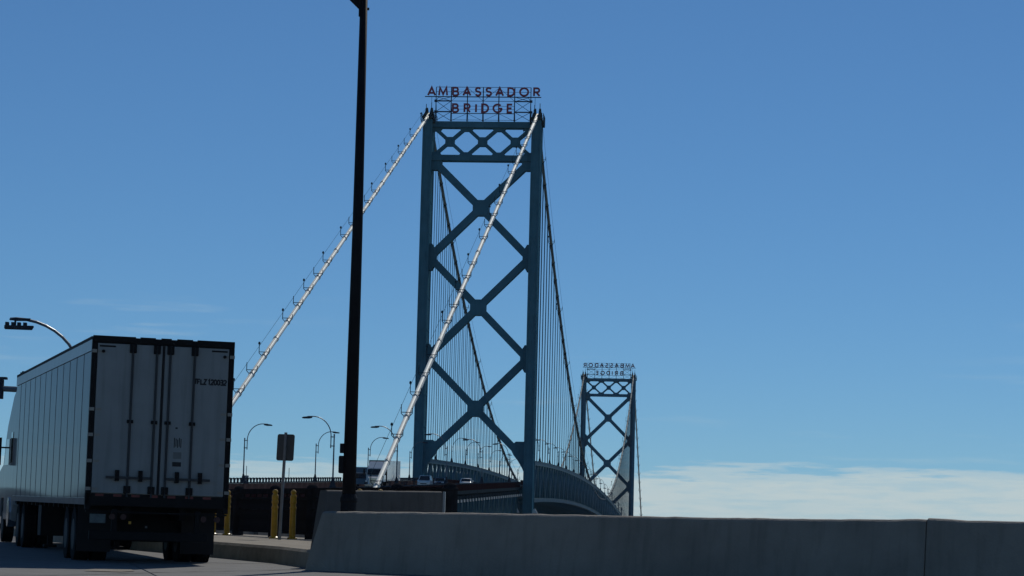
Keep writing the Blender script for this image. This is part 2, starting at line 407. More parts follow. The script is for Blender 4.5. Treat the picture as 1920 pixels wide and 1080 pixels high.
# ------------------------------------------------------------------ suspension bridge towers
ZB = -21.0                                  # foot of the tower, counted from eye level
LEG = 10.2
def add_brace(m, p, q, w, d=1.5):           # p,q = (lat,z)
    m.beam((p[0], 0, p[1] - ZB), (q[0], 0, q[1] - ZB), d, w, up=(0, 1, 0)) if False else m.beam((p[0], 0, p[1] - ZB), (q[0], 0, q[1] - ZB), w, d, up=(0, 1, 0))
def plate(m, poly, d):
    m.prism([(x, z - ZB) for x, z in poly], -d, d, 'xz')
def octo(cx, cz, h, c):
    return [(cx - h, cz - h + c), (cx - h + c, cz - h), (cx + h - c, cz - h), (cx + h, cz - h + c), (cx + h, cz + h - c), (cx + h - c, cz + h), (cx - h + c, cz + h), (cx - h, cz + h - c)]
tower = thing('bridge_tower', 'near steel suspension bridge tower, teal, with crossed bracing rising behind the concrete barrier', 'bridge tower', BW(0, 0, ZB), BROT, 'steel towers of the suspension bridge')
WL, DL = 1.55, 4.6
for sgn in (-1, 1):
    m = MB()
    m.box(sgn * LEG - WL / 2, sgn * LEG + WL / 2, -DL / 2, DL / 2, 0, 86.6 - ZB)
    # flanges stand proud at the corners, as on a built-up steel leg
    for sx in (-1, 1):
        for sy in (-1, 1):
            cx = sgn * LEG + sx * (WL / 2 - .02); cy = sy * (DL / 2 - .02)
            m.box(cx - .14, cx + .14, cy - .14, cy + .14, .02, 86.4 - ZB)
    for zz in range(2, 108, 6):
        m.box(sgn * LEG - WL / 2 - .05, sgn * LEG + WL / 2 + .05, -DL / 2 - .05, DL / 2 + .05, zz, zz + .35)
    m.build('leg', M['tower'], tower)
IN = LEG - WL / 2
zt, z2 = 85.77, 79.44
for zz, h in ((zt, 1.12), (z2, 1.08)):
    m = MB(); m.box(-IN, IN, -1.1, 1.1, zz - h / 2 - ZB, zz + h / 2 - ZB); m.build('strut', M['tower'], tower)
# row of three crosses between the struts
zm = (zt + z2) / 2; cxs = (-6.14, 0, 6.14); hz = (zt - z2) / 2 - .5
for cx in cxs:
    for sx in (-1, 1):
        for sz in (-1, 1):
            m = MB(); ex = cx + sx * 3.07
            if abs(ex) > IN: ex = math.copysign(IN, ex)
            add_brace(m, (cx, zm), (cx + sx * 3.0, zm + sz * hz), .62, .9); m.build('lattice_bar', M['tower'], tower)
    m = MB(); plate(m, octo(cx, zm, .86, .1), .55); m.build('gusset_plate', M['tower'], tower)
for cx in (-9.21, -3.07, 3.07, 9.21):
    for s_, zz in ((-1, zt - .56), (1, z2 + .54)):
        m = MB(); w1, w2, hh = 1.35, .85, .62
        xs = [cx - w1, cx - w2, cx + w2, cx + w1]
        if cx < -9: xs = [-IN, -IN, cx + w2 + .3, cx + w1 + .3]
        if cx > 9: xs = [cx - w1 - .3, cx - w2 - .3, IN, IN]
        plate(m, [(xs[0], zz), (xs[1], zz + s_ * hh), (xs[2], zz + s_ * hh), (xs[3], zz)], .52)
        m.build('gusset_plate', M['tower'], tower)
# three big crosses
XC = (70.06, 51.36, 32.55)
for i, zc in enumerate(XC):
    up_z = z2 - .3 if i == 0 else (XC[i - 1] + zc) / 2
    dn_z = (XC[i + 1] + zc) / 2 if i < 2 else 23.4
    for sx in (-1, 1):
        m = MB(); add_brace(m, (0, zc), (sx * (IN - .1), up_z), 1.32); m.build('brace', M['tower'], tower)
        m = MB(); add_brace(m, (0, zc), (sx * (IN - .1), dn_z), 1.32); m.build('brace', M['tower'], tower)
    m = MB(); plate(m, octo(0, zc, 1.48, .42), .82); m.build('gusset_plate', M['tower'], tower)
for i in range(2):
    zn = (XC[i] + XC[i + 1]) / 2
    for sx in (-1, 1):
        a = sx * (IN - .02); b = sx * (IN - 1.35)
        m = MB(); plate(m, [(a, zn - 2.5), (sx * (IN - .55), zn - 2.5), (b, zn - 1.15), (b, zn + 1.15), (sx * (IN - .55), zn + 2.5), (a, zn + 2.5)], .84)
        m.build('gusset_plate', M['tower'], tower)
for sx in (-1, 1):      # plates under the second strut and the haunches over the roadway
    a = sx * (IN - .02)
    m = MB(); plate(m, [(a, z2 - .55), (sx * (IN - 1.9), z2 - .55), (sx * (IN - 1.9), z2 - 1.2), (sx * (IN - 1.1), z2 - 2.3), (a, z2 - 2.3)], .83); m.build('gusset_plate', M['tower'], tower)
    m = MB(); plate(m, [(a, 26.6), (sx * (IN - 1.75), 26.6), (sx * (IN - 2.9), 25.6), (sx * (IN - 2.15), 24.1), (sx * (IN - 1.35), 23.1), (sx * (IN - .55), 21.8), (a, 20.6)], .84); m.build('haunch', M['tower'], tower)
# bracing below the roadway
for zz in (13.2, -6.0):
    m = MB(); m.box(-IN, IN, -1.0, 1.0, zz - 1 - ZB, zz + 1 - ZB); m.build('strut', M['tower'], tower)
for p, q in (((-IN, 12.2), (IN, -5)), ((IN, 12.2), (-IN, -5))):
    m = MB(); add_brace(m, p, q, 1.3, 1.2); m.build('brace', M['tower'], tower)
for lat, s_ in ((LEG - 1.95, -2.6), (LEG + 1.25, -.8)):
    m = MB(); m.loft([[(lat - .55, s_ - .5, 13.5 - ZB), (lat + .55, s_ - .5, 13.5 - ZB), (lat + .55, s_ + .5, 13.5 - ZB), (lat - .55, s_ + .5, 13.5 - ZB)],
                      [(lat - .16, s_ - .3, 14.35 - ZB), (lat + .1, s_ - .3, 14.35 - ZB), (lat + .1, s_ + .3, 14.35 - ZB), (lat - .16, s_ + .3, 14.35 - ZB)]])
    m.build('bearing_block', M['pale'], tower)
for sx in (-1, 1):      # saddles
    c = sx * LEG
    m = MB()
    m.prism([(-2.9, 86.6 - ZB), (2.9, 86.6 - ZB), (2.5, 87.3 - ZB), (1.0, 88.7 - ZB), (.3, 89.05 - ZB), (-.3, 89.05 - ZB), (-1.0, 88.7 - ZB), (-2.5, 87.3 - ZB)], c - .62, c - .30, 'yz')
    m.prism([(-2.9, 86.6 - ZB), (2.9, 86.6 - ZB), (2.5, 87.3 - ZB), (1.0, 88.7 - ZB), (.3, 89.05 - ZB), (-.3, 89.05 - ZB), (-1.0, 88.7 - ZB), (-2.5, 87.3 - ZB)], c + .30, c + .62, 'yz')
    m.box(c - 1.0, c + 1.0, -3.0, 3.0, 86.62 - ZB, 86.95 - ZB)
    for k in range(7):
        y_ = -2.4 + .8 * k; hgt = 88.3 - .32 * abs(k - 3)
        m.box(c - .86, c - .62, y_ - .07, y_ + .07, 86.9 - ZB, hgt - ZB); m.box(c + .62, c + .86, y_ - .07, y_ + .07, 86.9 - ZB, hgt - ZB)
    m.build('saddle', M['dark_steel'], tower)
    m = MB()
    for k in range(5):
        for xx in (c - 1.25, c + 1.25):
            y_ = -2.4 + 1.2 * k; m.tube([(xx, y_, 86.0 - ZB), (xx, y_, 87.75 - ZB)], .045, 5)
    for xx in (c - 1.25, c + 1.25):
        for zz in (87.2, 87.75): m.tube([(xx, -2.4, zz - ZB), (xx, 2.4, zz - ZB)], .04, 5)
        m.box(min(xx, xx - math.copysign(.4, xx - c)), max(xx, xx - math.copysign(.4, xx - c)), -2.4, 2.4, 85.9 - ZB, 86.0 - ZB)
    for xx, zz in ((c - .5, 89.6), (c + .5, 89.9)): m.tube([(xx, -1, 88.0 - ZB), (xx, -1, zz - ZB)], .07, 5)
    m.build('saddle_railing', M['dark_steel'], tower)
tower2 = copy_tree(tower)
tower2.location = BW(0, SPAN, ZB); tower2['label'] = 'far small steel suspension bridge tower, teal, right of the near one'

# ------------------------------------------------------------------ letter signs on the tower tops
def arc(cx, cy, rx, ry, g0, g1, n=10):
    return [(cx + rx * math.cos(math.radians(g0 + (g1 - g0) * k / n)), cy + ry * math.sin(math.radians(g0 + (g1 - g0) * k / n))) for k in range(n + 1)]
GLYPH = {   # strokes in a box one unit high: width, [(points, closed)]
    'A': (.86, [([(0, 0), (.43, 1), (.86, 0)], 0), ([(.14, .30), (.72, .30)], 0)]),
    'M': (.98, [([(0, 0), (.10, 1), (.49, .12), (.88, 1), (.98, 0)], 0)]),
    'B': (.64, [([(0, 0), (0, 1), (.34, 1)] + arc(.34, .76, .24, .24, 90, -90)[1:] + [(0, .52)], 0), ([(0, .52), (.36, .52)] + arc(.36, .26, .28, .26, 90, -90)[1:] + [(0, 0)], 0)]),
    'S': (.60, [(arc(.30, .75, .27, .25, 25, 270)[:] + arc(.30, .25, .30, .25, 90, -155)[1:], 0)]),
    'D': (.74, [([(0, 0), (0, 1), (.26, 1)] + arc(.26, .5, .48, .5, 90, -90, 14)[1:], 1)]),
    'O': (1.0, [(arc(.5, .5, .5, .5, 0, 337, 15), 1)]),
    'R': (.64, [([(0, 0), (0, 1), (.36, 1)] + arc(.36, .74, .26, .26, 90, -90)[1:] + [(0, .48)], 0), ([(.26, .48), (.66, 0)], 0)]),
    'I': (.02, [([(0, 0), (0, 1)], 0)]),
    'G': (.92, [(arc(.5, .5, .5, .5, 42, 350, 16) + [(.98, .46), (.56, .46)], 0)]),
    'E': (.54, [([(.54, 1), (0, 1), (0, 0), (.54, 0)], 0), ([(0, .52), (.48, .52)], 0)]),
    'T': (.60, [([(0, 1), (.60, 1)], 0), ([(.30, 1), (.30, 0)], 0)]),
    'F': (.50, [([(.50, 1), (0, 1), (0, 0)], 0), ([(0, .52), (.42, .52)], 0)]),
    'L': (.46, [([(0, 1), (0, 0), (.46, 0)], 0)]),
    'Z': (.56, [([(0, 1), (.56, 1), (0, 0), (.56, 0)], 0)]),
    '1': (.18, [([(0, .80), (.16, 1), (.16, 0)], 0)]),
    '2': (.54, [(arc(.27, .72, .27, .28, 165, -35) + [(0, 0), (.56, 0)], 0)]),
    '0': (.54, [(arc(.27, .5, .27, .5, 0, 337, 15), 1)]),
    '3': (.52, [(arc(.25, .75, .24, .25, 150, -85) + arc(.25, .26, .27, .27, 88, -150)[1:], 0)]),
}
def text_mesh(ch, height, material, depth=.22, stroke=.17, squeeze=1.0):
    """one letter as solid strokes, standing in the xz plane and read from -y"""
    w, strokes = GLYPH[ch]; m = MB(); hw = stroke / 2
    for si, (pts, closed) in enumerate(strokes):
        pts = [Vector((p[0] * squeeze, p[1] * (1 - stroke) + hw)) for p in pts]; n = len(pts); Lp, Rp = [], []
        for i, p in enumerate(pts):
            a = pts[i - 1] if (i > 0 or closed) else None; b = pts[(i + 1) % n] if (i < n - 1 or closed) else None
            d1 = (p - a).normalized() if a is not None else None; d2 = (b - p).normalized() if b is not None else None
            if d1 is None: d1 = d2
            if d2 is None: d2 = d1
            n1 = Vector((-d1.y, d1.x)); n2 = Vector((-d2.y, d2.x)); mm = (n1 + n2)
            mm = mm.normalized() if mm.length > 1e-4 else n1
            k = hw / max(.38, mm.dot(n1))
            Lp.append(p + mm * k); Rp.append(p - mm * k)
        vs_ = []; y0 = -.003 * si; y1 = depth + .003 * si
        xm = w * squeeze / 2
        for l, r in zip(Lp, Rp):
            vs_ += [((l.x - xm) * height, y0, l.y * height), ((r.x - xm) * height, y0, r.y * height), ((r.x - xm) * height, y1, r.y * height), ((l.x - xm) * height, y1, l.y * height)]
        fs = []
        for i in range(n if closed else n - 1):
            j = (i + 1) % n
            for q in range(4): fs.append((i * 4 + q, i * 4 + (q + 1) % 4, j * 4 + (q + 1) % 4, j * 4 + q))
        if not closed: fs += [(0, 3, 2, 1), ((n - 1) * 4, (n - 1) * 4 + 1, (n - 1) * 4 + 2, (n - 1) * 4 + 3)]
        m.add(vs_, fs)
    return m.mesh('letter', material)
ZS = 86.34
sign = thing('letter_sign', 'open steel sign of red letters reading forwards on the near bridge tower', 'sign', BW(0, -1.2, ZS), BROT, 'letter signs on the bridge towers')
pm = 0.0986
lm = {}
def put_word(word, pxs, z, h):
    for ch, px in zip(word, pxs):
        if (ch, h) not in lm: lm[(ch, h)] = text_mesh(ch, h, M['red'], stroke=.19, squeeze=.86)
        put(lm[(ch, h)], 'letter', sign, ((px - 906.7) * pm, -.25, z))
put_word('AMBASSADOR', (808, 830, 854, 875.5, 896.7, 917, 938, 960, 984.5, 1008.5), 4.72, 1.80)
put_word('BRIDGE', (854.5, 876.7, 893.8, 911, 934, 958), 1.56, 1.82)
vx = [(p - 906.7) * pm for p in (816.7, 845.8, 876.7, 906.7, 936.7, 966.7, 997.5)]
for i, x in enumerate(vx):
    m = MB(); m.tube([(x, 0, 0), (x, 0, 6.45)], .10 if 0 < i < 6 else .08, 6); m.tube([(x, 0, 4.2), (x, 1.9, 0)], .05, 5); m.build('sign_post', M['frame'], sign)
for z, r, a, b in ((4.66, .10, -11.0, 10.9), (6.5, .05, vx[0], vx[-1]), (5.6, .04, vx[0], vx[-1]), (3.85, .05, vx[1], vx[5]), (2.3, .035, vx[1], vx[5]), (2.9, .035, vx[1], vx[5]), (1.5, .08, vx[1], vx[5]), (.25, .04, vx[1], vx[5]),
                   (3.85, .13, vx[0], vx[1]), (3.85, .13, vx[5], vx[6]), (1.8, .13, vx[0], vx[1]), (1.8, .13, vx[5], vx[6])):
    m = MB(); m.tube([(a, 0.05, z), (b, 0.05, z)], r, 6); m.build('sign_rail', M['frame'], sign)
for i in (0, 5):
    for z0, z1 in ((0.1, 1.8), (1.8, 3.85), (3.85, 4.66)):
        for a, b in ((z0, z1), (z1, z0)):
            m = MB(); m.tube([(vx[i], .1, a), (vx[i + 1], .1, b)], .05, 5); m.build('sign_brace', M['frame'], sign)
for i in (1, 2, 3, 4):
    for z0, z1 in ((0.1, 1.5), (3.85, 6.4)):
        a, b = (z0, z1) if i % 2 else (z1, z0)
        m = MB(); m.tube([(vx[i], .1, a), (vx[i + 1], .1, b)], .035, 5); m.build('sign_brace', M['frame'], sign)
for x in (vx[0] - .05, vx[6] + .05):
    for z in (3.85, 1.8):
        m = MB(); m.box(x - .25, x + .25, -.12, .2, z - .22, z + .22); m.build('sign_joint', M['frame'], sign)
for sx, xe in ((-1, -9.7), (1, 9.75)):
    m = MB(); m.tube([(xe, .1, 4.66), (xe, .1, 2.9)], .04, 5); m.tube([(vx[0] if sx < 0 else vx[6], .1, 3.85), (sx * 8.9 - sx * .5, .1, 4.66)], .05, 5); m.build('sign_hanger', M['frame'], sign)
sign2 = copy_tree(sign)
sign2.location = BW(0, SPAN + 1.2, ZS); sign2.rotation_euler = (0, 0, BROT + PI)
sign2['label'] = 'open steel sign of red letters seen mirrored from behind on the far bridge tower'

# ------------------------------------------------------------------ main cables with suspenders
ZC, ZL = 88.0, 26.9
def cable_z(s):
    if s <= 0: return ZC - .15 + .379 * s + 0.0
    if s >= SPAN: return ZC - .15 - .379 * (s - SPAN)
    return ZL + (ZC - ZL) * ((s - SPAN / 2) / (SPAN / 2)) ** 2
S0, S1 = -214.0, SPAN + 214.0
PAN = SPAN / 74
bandm = MB(); bandm.tube([(0, -.35, 0), (0, .35, 0)], .36, 10); bandm.box(-.07, .07, -.3, .3, .3, .46); band_me = bandm.mesh('cable_band', M['band'])
bm2 = MB(); bm2.tube([(0, -.22, 0), (0, .22, 0)], .35, 8); bm2.box(-.3, -.14, -.14, .14, -.72, 0); bm2.box(.14, .3, -.14, .14, -.72, 0); band2_me = bm2.mesh('cable_band', M['rope'])
st = MB()
for sx, tp in ((-1, 1.42), (1, 1.05)):
    st.tube([(sx * .30, 0, .1), (sx * .62, 0, .42), (sx * .62, 0, tp)], .05, 6)
st.tube([(-.62, 0, .55), (.62, 0, .55)], .045, 6)
stan_me = st.mesh('stanchion', M['rope'])
st.lathe([(.0, 0), (.13, .05), (.15, .2), (.1, .34), (.0, .38)], (-.62, 0, 1.42), 8)
stan_lit_me = st.mesh('stanchion', M['rope'])
hg = MB()
for lx in (-.23, .23): hg.tube([(lx, 0, 0), (lx, 0, 1)], .062, 5)
sus_me = hg.mesh('suspender_rope', M['rope'])
def tangent_rot(s):
    return math.atan2(cable_z(s + .5) - cable_z(s - .5), 1.0)
for sgn, word in ((-1, 'left'), (1, 'right')):
    base = BW(sgn * LEG, S0, cable_z(S0))
    z00 = cable_z(S0)
    lab = {-1: 'pale main suspension cable on the left, climbing from behind the white trailer to the tower', 1: 'pale main suspension cable on the right, crossing in front of the near tower bracing'}[sgn]
    cab = thing('main_cable', lab, 'cable', base, BROT, 'main suspension cables')
    L = lambda s, dx=0, dz=0: (dx, s - S0, cable_z(s) - z00 + dz)
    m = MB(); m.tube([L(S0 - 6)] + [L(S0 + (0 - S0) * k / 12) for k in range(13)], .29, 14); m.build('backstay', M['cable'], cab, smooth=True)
    m = MB(); m.tube([L(SPAN * k / 60) for k in range(61)], .29, 12); m.build('main_span_cable', M['cable_shaded'], cab, smooth=True)
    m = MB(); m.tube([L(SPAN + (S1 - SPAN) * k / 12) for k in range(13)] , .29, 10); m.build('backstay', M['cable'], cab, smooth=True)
    n_ = 0
    s = S0 + 8
    while s < -5:
        b = put(band_me, 'cable_band', cab, L(s), rot=(tangent_rot(s), 0, 0)); n_ += 1
        if n_ % 6 != 2: put(stan_lit_me if n_ % 2 else stan_me, 'stanchion', b, (0, 0, 0), rot=(-tangent_rot(s), 0, 0))
        s += 7.62 + random.uniform(-.15, .15)
    s = SPAN + 6
    while s < S1 - 4:
        b = put(band_me, 'cable_band', cab, L(s), rot=(tangent_rot(s), 0, 0)); put(stan_me, 'stanchion', b, (0, 0, 0), rot=(-tangent_rot(s), 0, 0)); s += 9
    for k in range(1, 74):
        s = PAN * k
        b = put(band2_me, 'cable_band', cab, L(s), rot=(tangent_rot(s), 0, 0))
        if k % 4 == 2: put(stan_lit_me, 'stanchion', b, (0, 0, 0), rot=(-tangent_rot(s), 0, 0))
        ln = cable_z(s) - chord_z(s)
        if ln > .6: put(sus_me, 'suspender_rope', cab, (0, s - S0, chord_z(s) - z00), scale=(1, 1, ln))
    for dx, dz in ((-.62, 1.25), (.62, 1.2)):
        m = MB(); m.tube([L(S0 + (0 - S0) * k / 10, dx, dz) for k in range(11)], .022, 4); m.build('hand_rope', M['rope'], cab)
        m = MB(); m.tube([L(SPAN * k / 50, dx, dz) for k in range(51)], .022, 4); m.build('hand_rope', M['rope'], cab)

# ------------------------------------------------------------------ stiffening trusses of the main span
TD = 7.0
NP = 74
for sgn in (-1, 1):
    lab = {-1: 'left teal stiffening truss of the main span, its inner face towards the roadway', 1: 'right teal stiffening truss of the main span, humped and dark, right of the tower leg'}[sgn]
    z00 = chord_z(0)
    tr = thing('stiffening_truss', lab, 'bridge truss', BW(sgn * LEG, 0, z00 - TD), BROT, 'stiffening trusses of the main span')
    Z = lambda s: chord_z(s) - z00 + TD
    xs = [3.2 + (SPAN - 6.4) * k / NP for k in range(NP + 1)]
    mt, mbm = MB(), MB()
    for a, b in zip(xs[:-1], xs[1:]):
        mt.beam((0, a, Z(a)), (0, b + .02, Z(b)), .75, .75); mbm.beam((0, a, Z(a) - TD), (0, b + .02, Z(b) - TD), .70, .65)
        mt.beam((0, a, Z(a) + .42), (0, b + .02, Z(b) + .42), .95, .08); mbm.beam((0, a, Z(a) - TD + .38), (0, b + .02, Z(b) - TD + .38), .95, .09)
    mt.build('top_chord', M['truss'], tr); mbm.build('bottom_chord', M['truss'], tr)
    vm = MB(); vm.box(-.30, .30, -.17, .17, .3, TD - .35); vme = vm.mesh('vertical', M['truss'])
    gm = MB(); gm.prism([(-1.0, -.3), (1.0, -.3), (.45, -1.25), (-.45, -1.25)], -.33, .33, 'yz'); gme = gm.mesh('gusset_plate', M['truss'])
    for k, s in enumerate(xs):
        put(vme, 'vertical', tr, (0, s, Z(s) - TD))
        put(gme, 'gusset_plate', tr, (0, s, Z(s)))
    for k in range(NP):
        a, b = xs[k], xs[k + 1]
        m = MB()
        if k % 2: m.beam((0, a, Z(a) - TD), (0, b, Z(b)), .5, .34)
        else: m.beam((0, a, Z(a)), (0, b, Z(b) - TD), .5, .34)
        m.build('diagonal', M['truss'], tr)
    if sgn < 0:
        m = MB(); m.box(-.6, .6, 1.6, 3.4, 1.0, Z(3) + .45); m.build('end_post', M['truss'], tr)
# the floor of the main span: slab, floor beams, stringers, lower bracing
fl = thing('bridge_floor', 'dark underside of the main span, floor beams between the two stiffening trusses', 'bridge floor', BW(0, 0, deck_z(1) - 4), BROT)
zf = deck_z(1) - 4
m = MB()
ss = [SPAN * k / 74 for k in range(75)]
for a, b in zip(ss[:-1], ss[1:]):
    za, zb = deck_z(max(a, 1)) - zf, deck_z(min(b, SPAN - 1)) - zf
    m.loft([[(-9.4, a, za - .5), (9.4, a, za - .5), (9.4, a, za - .02), (-9.4, a, za - .02)], [(-9.4, b, zb - .5), (9.4, b, zb - .5), (9.4, b, zb - .02), (-9.4, b, zb - .02)]])
m.build('deck_slab', M['viaduct'], fl)
fb = MB(); fb.box(-9.85, 9.85, -.25, .25, -2.0, -.52); fb.box(-9.85, 9.85, -.45, .45, -2.08, -2.0); fb_me = fb.mesh('floor_beam', M['truss'])
lb1 = MB(); lb1.beam((-9.8, 0, -2.75), (9.8, PAN, -2.75), .4, .4); lb1_me = lb1.mesh('lower_brace', M['truss'])
lb2 = MB(); lb2.beam((9.8, 0, -2.76), (-9.8, PAN, -2.76), .4, .4); lb2_me = lb2.mesh('lower_brace', M['truss'])
for k in range(1, 74):
    s = PAN * k; z = deck_z(s) - zf
    put(fb_me, 'floor_beam', fl, (0, s, z))
    put(lb1_me if k % 2 else lb2_me, 'lower_brace', fl, (0, s, z))
for lx in (-6.5, -2.2, 2.2, 6.5):
    m = MB()
    for a, b in zip(ss[:-1], ss[1:]):
        m.beam((lx, a, deck_z(max(a, 1)) - zf - 1.1), (lx, b, deck_z(min(b, SPAN - 1)) - zf - 1.1), .4, .9)
    m.build('stringer', M['truss'], fl)

# ------------------------------------------------------------------ side span: deck truss on piers, abutment, parapets
SA = -206.0
sv_ = thing('viaduct_span', 'dark deck truss side span of the bridge leading up to the near tower', 'viaduct', BW(0, SA, deck_z(SA) - 7), BROT)
zv = deck_z(SA) - 7
D = lambda s: deck_z(s) - zv
m = MB()
for k in range(20):
    a = SA + (-.5 - SA) * k / 20; b = SA + (-.5 - SA) * (k + 1) / 20
    m.loft([[(-8.95, a - SA, D(a) - .5), (8.95, a - SA, D(a) - .5), (8.95, a - SA, D(a) - .02), (-8.95, a - SA, D(a) - .02)], [(-8.95, b - SA, D(b) - .5), (8.95, b - SA, D(b) - .5), (8.95, b - SA, D(b) - .02), (-8.95, b - SA, D(b) - .02)]])
m.build('deck_slab', M['dark_steel'], sv_)
P2 = 206.0 / 48
vm = MB(); vm.box(-.16, .16, -.16, .16, -6.6, -1.1); sv_me = vm.mesh('vertical', M['truss'])
br = MB(); br.box(-.03, .13, -.4, .4, -1.62, -1.22); br_me = br.mesh('bracket', M['pale'])
fb3 = MB(); fb3.box(-8.6, 8.6, -.16, .16, -1.3, -.52); fb3_me = fb3.mesh('floor_beam', M['dark_steel'])
sb = MB(); sb.beam((-8.2, 0, -6.3), (8.2, 0, -1.5), .25, .25); sb.beam((8.2, .26, -6.3), (-8.2, .26, -1.5), .25, .25); sb_me = sb.mesh('sway_brace', M['truss'])
for lat in (-8.3, 8.3):
    for dz, h, nm in ((-1.0, .5, 'top_chord'), (-6.7, .5, 'bottom_chord')):
        m = MB(); m.beam((lat, 0, D(SA) + dz), (lat, 205.4, D(-.6) + dz), .45, h); m.build(nm, M['dark_steel'], sv_)
    for k in range(49):
        s = SA + P2 * k - (.6 if k == 48 else 0)
        put(sv_me, 'vertical', sv_, (lat, s - SA, D(s)))
        if k < 48:
            a, b = (s, s + P2); m = MB()
            if k % 2: m.beam((lat, a - SA, D(a) - 6.6), (lat, b - SA, D(b) - 1.1), .3, .26)
            else: m.beam((lat, a - SA, D(a) - 1.1), (lat, b - SA, D(b) - 6.6), .3, .26)
            m.build('diagonal', M['truss'], sv_)
for k in range(1, 48):
    s = SA + P2 * k
    put(br_me, 'bracket', sv_, (9.15, s - SA, D(s)))
    put(fb3_me, 'floor_beam', sv_, (0, s - SA, D(s)))
    if k % 2 == 0: put(sb_me, 'sway_brace', sv_, (0, s - SA, D(s)))
for i, s in enumerate((-52, -104, -156)):
    zb = ground_z(0, TY + s) - EYE; zt_ = deck_z(s) - 7.05
    pr = thing('viaduct_pier', ['steel viaduct pier under the side span, nearest the tower', 'steel viaduct pier under the side span, middle one of three', 'steel viaduct pier under the side span, nearest the abutment'][i], 'pier', BW(0, s, zb), BROT, 'piers under the side span')
    for lx in (-8.3, 8.3):
        m = MB(); m.beam((lx * 1.12, 0, 0), (lx, 0, zt_ - zb), .9, .9, up=(0, 1, 0)); m.build('column', M['truss'], pr)
        m = MB(); m.box(lx * 1.12 - 1.2, lx * 1.12 + 1.2, -1.2, 1.2, -1, .6); m.build('footing', M['viaduct'], pr)
    m = MB(); m.box(-8.8, 8.8, -.4, .4, zt_ - zb - 1.3, zt_ - zb - .45); m.build('cap_beam', M['truss'], pr)
    for q in (-1, 1):
        m = MB(); m.beam((q * 8.9, .5 * q, 1.5), (-q * 8.0, .5 * q, zt_ - zb - 1.6), .4, .4); m.build('brace', M['truss'], pr)
# solid approach behind the fence
ab = thing('retaining_wall', 'dark concrete retaining wall carrying the approach road up to the side span', 'retaining wall', BW(0, -312, -8), BROT)
m = MB(); rings = []
for s in (-312, -280, -250, SA - .05):
    rings.append([(-8.9, s + 312, 0 if s < -300 else -2), (8.9, s + 312, 0 if s < -300 else -2), (8.9, s + 312, deck_z(s) + 8 - .03), (-8.9, s + 312, deck_z(s) + 8 - .03)])
m.loft(rings); m.build('wall', M['viaduct'], ab)
for k in range(12):
    s = -308 + k * 8.6
    for lx in (8.9, -9.25):
        m = MB(); m.box(lx, lx + .35, s + 312 - .5, s + 312 + .5, -1, deck_z(s) + 8 - .4); m.build('pilaster', M['viaduct'], ab)
for sgn, w in ((-1, 'left'), (1, 'right')):
    s = -222; zb = ground_z(0, TY + s) - EYE
    a_ = thing('anchor_block', f'concrete block anchoring the {w} main cable beside the approach', 'anchorage', BW(sgn * 10.6, s, zb), BROT, 'cable anchor blocks')
    m = MB(); m.prism([(-9, -1), (8, -1), (8, 3.5 - zb), (4, 5.6 - zb), (-9, 4.4 - zb)], -1.3, 1.3, 'yz'); m.build('block', M['viaduct'], a_, bevel=.1)
# parapets
PL = 4.3
pnl = MB(); pnl.loft([[(-.14, .03, -.1), (.14, .03, -.1), (.12, .03, .86), (-.12, .03, .86)], [(-.14, PL - .03, -.1 + .0465 * PL), (.14, PL - .03, -.1 + .0465 * PL), (.12, PL - .03, .86 + .0465 * PL), (-.12, PL - .03, .86 + .0465 * PL)]])
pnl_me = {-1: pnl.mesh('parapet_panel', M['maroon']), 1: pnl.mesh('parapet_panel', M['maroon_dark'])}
for sgn in (-1, 1):
    s0 = -300.0; z0 = deck_z(s0)
    lab = {1: 'rust brown parapet along the right edge of the approach roadway', -1: 'rust brown parapet with an openwork blue railing along the left edge of the approach roadway'}[sgn]
    pp = thing('parapet', lab, 'parapet', BW(sgn * 8.72, s0, z0), BROT, 'parapets of the approach roadway')
    for k in range(69):
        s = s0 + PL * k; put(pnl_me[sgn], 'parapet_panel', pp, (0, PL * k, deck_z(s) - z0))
    m = MB(); m.beam((0, 0, .94), (0, PL * 69, .94 + .0465 * PL * 69), .26, .13); m.build('coping', M['blue_rail'], pp)
    if sgn < 0:
        rp = MB(); rp.prism([(-.32, 0), (.32, 0), (.20, .14), (.34, .30), (.62, .42), (.62, .50), (-.62, .50), (-.62, .42), (-.34, .30), (-.20, .14)], -.07, .07, 'yz'); rp_me = rp.mesh('railing_post', M['blue_rail'])
        for k in range(100):
            y_ = 1.0 + 1.95 * k; put(rp_me, 'railing_post', pp, (0, y_, .0465 * y_ + 1.0))
        m = MB(); y_ = 196.5; m.beam((0, y_, 1.2 + .0465 * y_), (0, PL * 69, 1.2 + .0465 * PL * 69), .16, .36); m.build('railing_beam', M['blue_rail'], pp)
# main span kerb rails, low and brown
for sgn in (-1, 1):
    lab = {1: 'rust brown kerb rail along the right edge of the main span roadway', -1: 'rust brown kerb rail along the left edge of the main span roadway'}[sgn]
    kr = thing('kerb_rail', lab, 'guard rail', BW(sgn * 8.72, 0, deck_z(1)), BROT, 'kerb rails of the main span')
    m = MB()
    for a, b in zip(ss[:-1], ss[1:]):
        m.beam((0, a, deck_z(max(a, 1)) - deck_z(1) + .5), (0, b, deck_z(min(b, SPAN - 1)) - deck_z(1) + .5), .2, .9)
    m.build('rail', M['maroon_dark'], kr)

